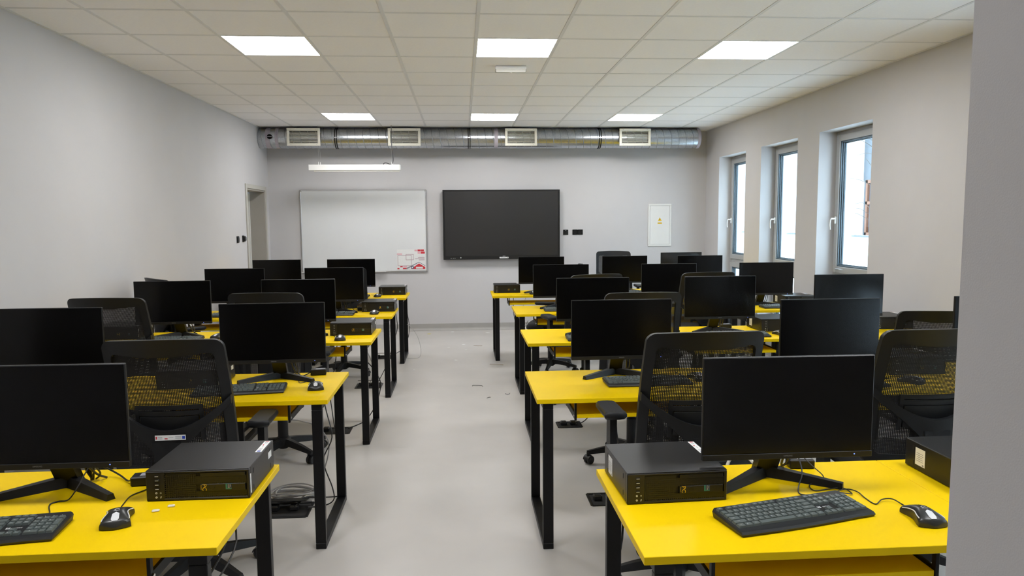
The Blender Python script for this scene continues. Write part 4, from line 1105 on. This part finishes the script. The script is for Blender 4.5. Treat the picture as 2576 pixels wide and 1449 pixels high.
# ================================================================ FLOOR BOXES AND CABLES
def floor_box(x, y, wx, wy, label, lid=True):
    t = thing('floor_box', label, 'floor socket box', (x, y, 0), 0, 'black floor socket boxes under the desks')
    f = MB()
    for c_, s_ in (((0, -wy/2, 0.003), (wx, 0.016, 0.006)), ((0, wy/2, 0.003), (wx, 0.016, 0.006)), ((-wx/2, 0, 0.003), (0.016, wy, 0.006)), ((wx/2, 0, 0.003), (0.016, wy, 0.006))): f.box(c_, s_, 0.001)
    obj('rim', f, 'bezel', t)
    obj('well', MB().box((0, 0, 0.001), (wx-0.016, wy-0.016, 0.002)), 'dark', t)
    for k in range(2): 
        p = obj('plug', MB().box((-wx/4+k*wx/2.4, 0.0, 0.018), (0.05, 0.045, 0.032), 0.008), 'cable', t)
    if lid:
        m = MB(); m.T = TR(0, wy/2, 0.004) @ RX(math.radians(24)); m.box((0, 0.0, 0.003), (wx-0.02, 0.012, 0.006)); m.T = TR(0, wy/2-0.02, 0.004) @ RX(math.radians(-12)) ; m.box((0, -wy*0.28, 0.034), (wx-0.03, wy*0.5, 0.004))
        obj('lid', m, 'bezel', t)
    return t
floor_box(-1.00, 3.94, 0.26, 0.20, 'open black floor socket box under the second left aisle desk')
floor_box(-1.00, 5.465, 0.24, 0.16, 'black floor socket box under the third left aisle desk', False)
floor_box(-0.93, 6.98, 0.24, 0.20, 'black floor socket box under the fourth left aisle desk')
floor_box(-0.95, 8.45, 0.24, 0.18, 'black floor socket box under the farthest left aisle desk')
floor_box(0.80, 3.94, 0.18, 0.17, 'black floor socket box under the second right aisle desk', False)
floor_box(0.82, 5.46, 0.18, 0.15, 'black floor socket box under the third right aisle desk', False)
floor_box(0.75, 7.05, 0.18, 0.15, 'black floor socket box under the fourth right aisle desk', False)
# dark connector block standing in the fourth left box
# coil of grey cable
co = MB()
for k in range(6):
    cx_, cy_, r_ = -1.00+0.012*math.cos(k*2), 4.14+0.012*math.sin(k*2.5), 0.10+0.008*(k % 3)
    co.tube([(cx_+r_*1.2*math.cos(a), cy_+r_*0.75*math.sin(a), 0.006+0.007*k+0.008*math.sin(a*2+k)) for a in [i*2*PI/10 for i in range(10)]], 0.0045, 6, closed=True)
tag(obj('cable_coil', co, 'gcable', None, fix=False), 'coil of grey cable on the floor behind the open socket box', 'cable')

def cable(label, pts, r=0.0035, m='cable'):
    return tag(obj('cable', MB().tube(pts, r, 6), m, None, fix=False), label, 'cable', 'cables hanging under the desks')
cable('thin black cable curling beside the steel leg of the second left desk', [(-0.80, 3.98, 0.70), (-0.76, 3.93, 0.56), (-0.725, 3.88, 0.43), (-0.775, 3.88, 0.30), (-0.735, 3.9, 0.14), (-0.735, 3.92, 0.06), (-0.80, 3.94, 0.02), (-0.90, 3.95, 0.014)])
cable('black cable loop lying out of the open floor socket box', [(-0.95, 3.92, 0.03), (-0.90, 4.0, 0.05), (-0.84, 4.03, 0.03), (-0.82, 3.97, 0.01), (-0.88, 3.93, 0.02)], 0.005)
cable('black cable running across the floor beside the second left desk leg', [(-0.93, 4.05, 0.03), (-0.82, 4.08, 0.015), (-0.72, 4.10, 0.008), (-0.70, 4.02, 0.008)], 0.004)
cable('black cables hanging under the near edge of the nearest left desk', [(-0.80, 2.30, 0.70), (-0.76, 2.24, 0.60), (-0.80, 2.16, 0.50), (-0.83, 2.08, 0.40), (-0.82, 2.06, 0.25), (-0.84, 2.1, 0.10), (-0.86, 2.2, 0.006)], 0.004)
cable('second thin black cable under the near edge of the nearest left desk', [(-0.82, 2.40, 0.70), (-0.74, 2.28, 0.58), (-0.79, 2.14, 0.47), (-0.87, 2.10, 0.36), (-0.86, 2.12, 0.2), (-0.85, 2.15, 0.008)], 0.003)
cable('grey cable bowing under the second left aisle desk', [(-1.10, 4.0, 0.70), (-1.02, 4.02, 0.52), (-0.93, 4.05, 0.48), (-0.84, 4.06, 0.44), (-0.78, 4.08, 0.32), (-0.85, 4.12, 0.10), (-0.95, 4.1, 0.01)], 0.004, 'gcable')
cable('black cable hanging straight under the third left aisle desk', [(-0.98, 5.60, 0.70), (-1.00, 5.58, 0.50), (-1.04, 5.55, 0.30), (-1.02, 5.5, 0.15), (-1.0, 5.47, 0.03)], 0.004)
cable('black looping cable behind the third left desk leg', [(-0.84, 5.72, 0.70), (-0.80, 5.75, 0.52), (-0.72, 5.78, 0.40), (-0.68, 5.80, 0.28), (-0.72, 5.78, 0.12), (-0.80, 5.7, 0.01), (-0.90, 5.5, 0.01)], 0.0045)
cable('grey cable crossing others under the fourth left aisle desk', [(-0.98, 7.02, 0.70), (-1.02, 7.0, 0.50), (-0.93, 6.98, 0.32), (-0.88, 6.97, 0.16), (-0.92, 6.97, 0.03)], 0.005, 'gcable')
cable('thin black cable crossing others under the fourth left aisle desk', [(-0.92, 7.05, 0.70), (-0.97, 7.02, 0.50), (-1.00, 7.0, 0.32), (-0.98, 6.98, 0.14), (-0.95, 6.97, 0.03)], 0.0035)
cable('black cable falling from the fourth left computer towards the floor', [(-0.70, 7.120, 0.80), (-0.68, 7.16, 0.74), (-0.66, 7.17, 0.55), (-0.70, 7.16, 0.40), (-0.76, 7.13, 0.20), (-0.85, 7.02, 0.02)], 0.004)
cable('thin black cable beside the farthest left desk leg', [(-0.72, 8.690, 0.80), (-0.70, 8.74, 0.74), (-0.68, 8.74, 0.50), (-0.66, 8.75, 0.28), (-0.72, 8.70, 0.08), (-0.85, 8.5, 0.015)], 0.004)
cable('pale thin wire arching onto the aisle floor by the farthest left desk', [(-0.66, 8.40, 0.40), (-0.60, 8.38, 0.36), (-0.53, 8.36, 0.24), (-0.50, 8.34, 0.10), (-0.52, 8.32, 0.02), (-0.62, 8.34, 0.006), (-0.70, 8.4, 0.006)], 0.002, 'gcable')
cable('black cable dropping behind the second right aisle desk tray', [(0.86, 3.90, 0.70), (0.85, 3.88, 0.45), (0.86, 3.87, 0.30), (0.80, 3.88, 0.12), (0.80, 3.92, 0.03)], 0.004)
cable('black cable hanging past the nearest right desk edge', [(0.53, 2.30, 0.70), (0.54, 2.36, 0.5), (0.52, 2.4, 0.30), (0.56, 2.42, 0.12), (0.66, 2.45, 0.01), (0.8, 2.5, 0.006)], 0.004)
cable('thin black cable running to the third right floor socket box', [(0.98, 5.45, 0.70), (0.96, 5.44, 0.4), (0.98, 5.43, 0.12), (0.92, 5.45, 0.02), (0.85, 5.46, 0.03)], 0.004)
cable('black cable hanging under the farthest right aisle desk', [(0.62, 8.70, 0.70), (0.62, 8.72, 0.48), (0.66, 8.72, 0.30), (0.74, 8.70, 0.14), (0.82, 8.66, 0.02)], 0.004)
cable('grey looped cable under the farthest right aisle desk', [(0.78, 8.70, 0.70), (0.70, 8.72, 0.42), (0.68, 8.73, 0.34), (0.76, 8.72, 0.30), (0.80, 8.71, 0.38), (0.74, 8.72, 0.24), (0.78, 8.7, 0.12), (0.82, 8.68, 0.01)], 0.003, 'gcable')
cable('grey cable arching behind the nearest right desk', [(0.98, 2.45, 0.55), (0.96, 2.5, 0.68), (1.0, 2.50, 0.74), (1.05, 2.44, 0.70), (1.06, 2.42, 0.5), (1.0, 2.5, 0.2), (0.9, 2.6, 0.006)], 0.006, 'cream')

# ================================================================ SCRAPS ON THE AISLE FLOOR
def scrap(x, y, w_, d_, m, label, rz):
    P = [(math.cos(a)*w_*(0.7+0.3*random.random()), math.sin(a)*d_*(0.7+0.3*random.random())) for a in [i*2*PI/6 for i in range(6)]]
    tag(obj('paper_scrap', MB().prism(P, 0.0, 0.002), m, None, (x, y, 0.0002), (0, 0, rz)), label, 'scrap', 'scraps on the aisle floor')
for x, y, w_, d_, lab in ((-0.19, 9.05, .022, .03, 'white paper scrap on the aisle floor, left of two near the middle'), (0.0, 9.25, .025, .035, 'white paper scrap on the aisle floor, right of two near the middle'), (-0.09, 8.20, .022, .03, 'white paper scrap alone in the middle of the aisle floor'),
                      (0.03, 8.85, .015, .02, 'tiny white scrap on the aisle floor between two larger ones'), (-0.16, 10.35, .03, .03, 'white scrap on the aisle floor close to the back wall'), (0.35, 10.2, .03, .04, 'white scrap on the floor near the back wall by the farthest right desk'), (-0.54, 7.70, .015, .02, 'small white scrap beside the fourth left desk leg')):
    scrap(x, y, w_, d_, 'paper', lab, random.random()*3)
scrap(-0.49, 10.2, .03, .04, 'scrapyellow', 'yellow scrap on the aisle floor near the back wall', 0.4)
def strawbit(x, y, pts, m, label):
    tag(obj('wire_scrap', MB().tube([(px_, py_, 0.003) for px_, py_ in pts], 0.0022, 5), m, None, (x, y, 0), fix=False), label, 'scrap', 'scraps on the aisle floor')
strawbit(0.13, 6.86, [(-0.05, 0), (-0.045, 0.03), (0.0, 0.025), (0.045, 0.0), (0.05, -0.03)], 'cable', 'bent dark wire end lying in the middle of the aisle')
strawbit(0.22, 6.39, [(-0.015, -0.02), (0.0, 0.01), (0.02, 0.012)], 'cable', 'short dark wire end on the aisle floor, nearest to the camera')
strawbit(0.40, 6.52, [(-0.02, 0.0), (0.0, -0.02), (0.02, -0.01), (0.025, 0.02)], 'cable', 'curled wire end beside the third right desk leg')
strawbit(0.18, 9.14, [(-0.05, 0.03), (0.0, -0.01), (0.06, -0.02)], 'scrapbrown', 'brown strand on the aisle floor right of the paper scraps')
strawbit(0.36, 7.90, [(-0.07, 0.02), (0.0, 0.01), (0.08, -0.04)], 'scrapbrown', 'brown strand on the floor before the farthest right desk')

# crumpled white bag behind the farthest right desks
random.seed(11)
bg_ = MB(); RS = 14
vs = []
for i in range(9):
    t = i/8
    for j in range(RS):
        a = 2*PI*j/RS; r_ = (math.sin(PI*min(0.98, 0.12+0.86*t))**0.7)*(0.8+0.35*random.random())
        vs.append((0.16*r_*math.cos(a), 0.11*r_*math.sin(a), 0.002+0.13*t*(0.85+0.3*random.random())))
fs = [[i*RS+j, i*RS+(j+1) % RS, (i+1)*RS+(j+1) % RS, (i+1)*RS+j] for i in range(8) for j in range(RS)]+[list(range(RS))[::-1], [8*RS+j for j in range(RS)]]
bg_.add(vs, fs)
tag(obj('plastic_bag', bg_, 'paper', None, (0.98, 10.12, 0), angle=15), 'crumpled white bag on the floor behind the farthest right aisle desk', 'bag')

# ================================================================ OUTSIDE
tag(obj('ground', MB().box((25, 12, -0.35), (42, 70, 0.1)), 'snow'), 'snowy ground outside the windows', None, None, 'structure')
nb = thing('neighbour_building', 'white rendered building with brown framed windows outside the windows', 'building', (9.0, 0, -0.3))
fw = MB(); ya, yb_ = -4.0, 34.0; H_ = 6.0
units = [(1.5, 2.7), (4.8, 6.0), (8.1, 9.3), (11.4, 12.6), (14.7, 15.9), (18.0, 19.2), (21.3, 22.5)]
ys = [ya]+[v for p in units for v in p]+[yb_]
for i in range(0, len(ys), 2): fw.box((0.15, (ys[i]+ys[i+1])/2, H_/2), (0.3, ys[i+1]-ys[i], H_))
for a, b in units: fw.box((0.15, (a+b)/2, 0.76), (0.3, b-a, 1.52))
obj('wall', fw, 'facade', nb)
for a, b in units:
    obj('cladding_panel', MB().box((0.22, (a+b)/2, (2.76+H_)/2), (0.1, b-a, H_-2.76)), 'cladding', nb)
    obj('wall_back_panel', MB().box((0.29, (a+b)/2, 2.1), (0.02, b-a, 1.4)), 'facade', nb)
    f = MB(); t_ = 0.07
    for y in (a+t_/2+0.12, (a+b)/2, b-t_/2-0.12): f.box((0.20, y, 2.14), (0.08, t_, 1.24))
    for z in (1.55, 2.25, 2.73): f.box((0.20, (a+b)/2, z), (0.08, b-a-0.24, t_))
    wo = obj('window', f, 'brownwood', nb)
    obj('pane', MB().box((0.22, (a+b)/2, 2.14), (0.01, b-a-0.28, 1.18)), 'extglass', wo)
    for y in (a+0.06, b-0.06): obj('side_panel', MB().box((0.22, y, 2.14), (0.05, 0.12, 1.24)), 'cladding', wo)
    obj('window_sill', MB().box((0.0, (a+b)/2, 1.50), (0.12, b-a+0.06, 0.04)), 'cladding', wo)
# bare twigs outside the nearest window
tw = MB()
random.seed(3)
tw.tube([(0, 0, 0), (0.05, 0.05, 1.2), (0.0, 0.1, 2.4), (0.1, 0.1, 3.6)], 0.03, 6)
for k in range(26):
    z = 1.4+2.1*random.random(); a = random.random()*2*PI; l_ = 0.5+0.5*random.random()
    p0 = (0.03, 0.08, z); p1 = (0.5*l_*math.cos(a), 0.5*l_*math.sin(a), z+0.25*l_); p2 = (l_*math.cos(a+0.2), l_*math.sin(a+0.2), z+0.3*l_*(random.random()*2-0.4))
    tw.tube([p0, p1, p2], 0.0045, 4)
tag(obj('bare_tree', tw, 'bark', None, (7.6, 12.75, -0.3), fix=False), 'bare thin branched tree outside the nearest window', 'tree')
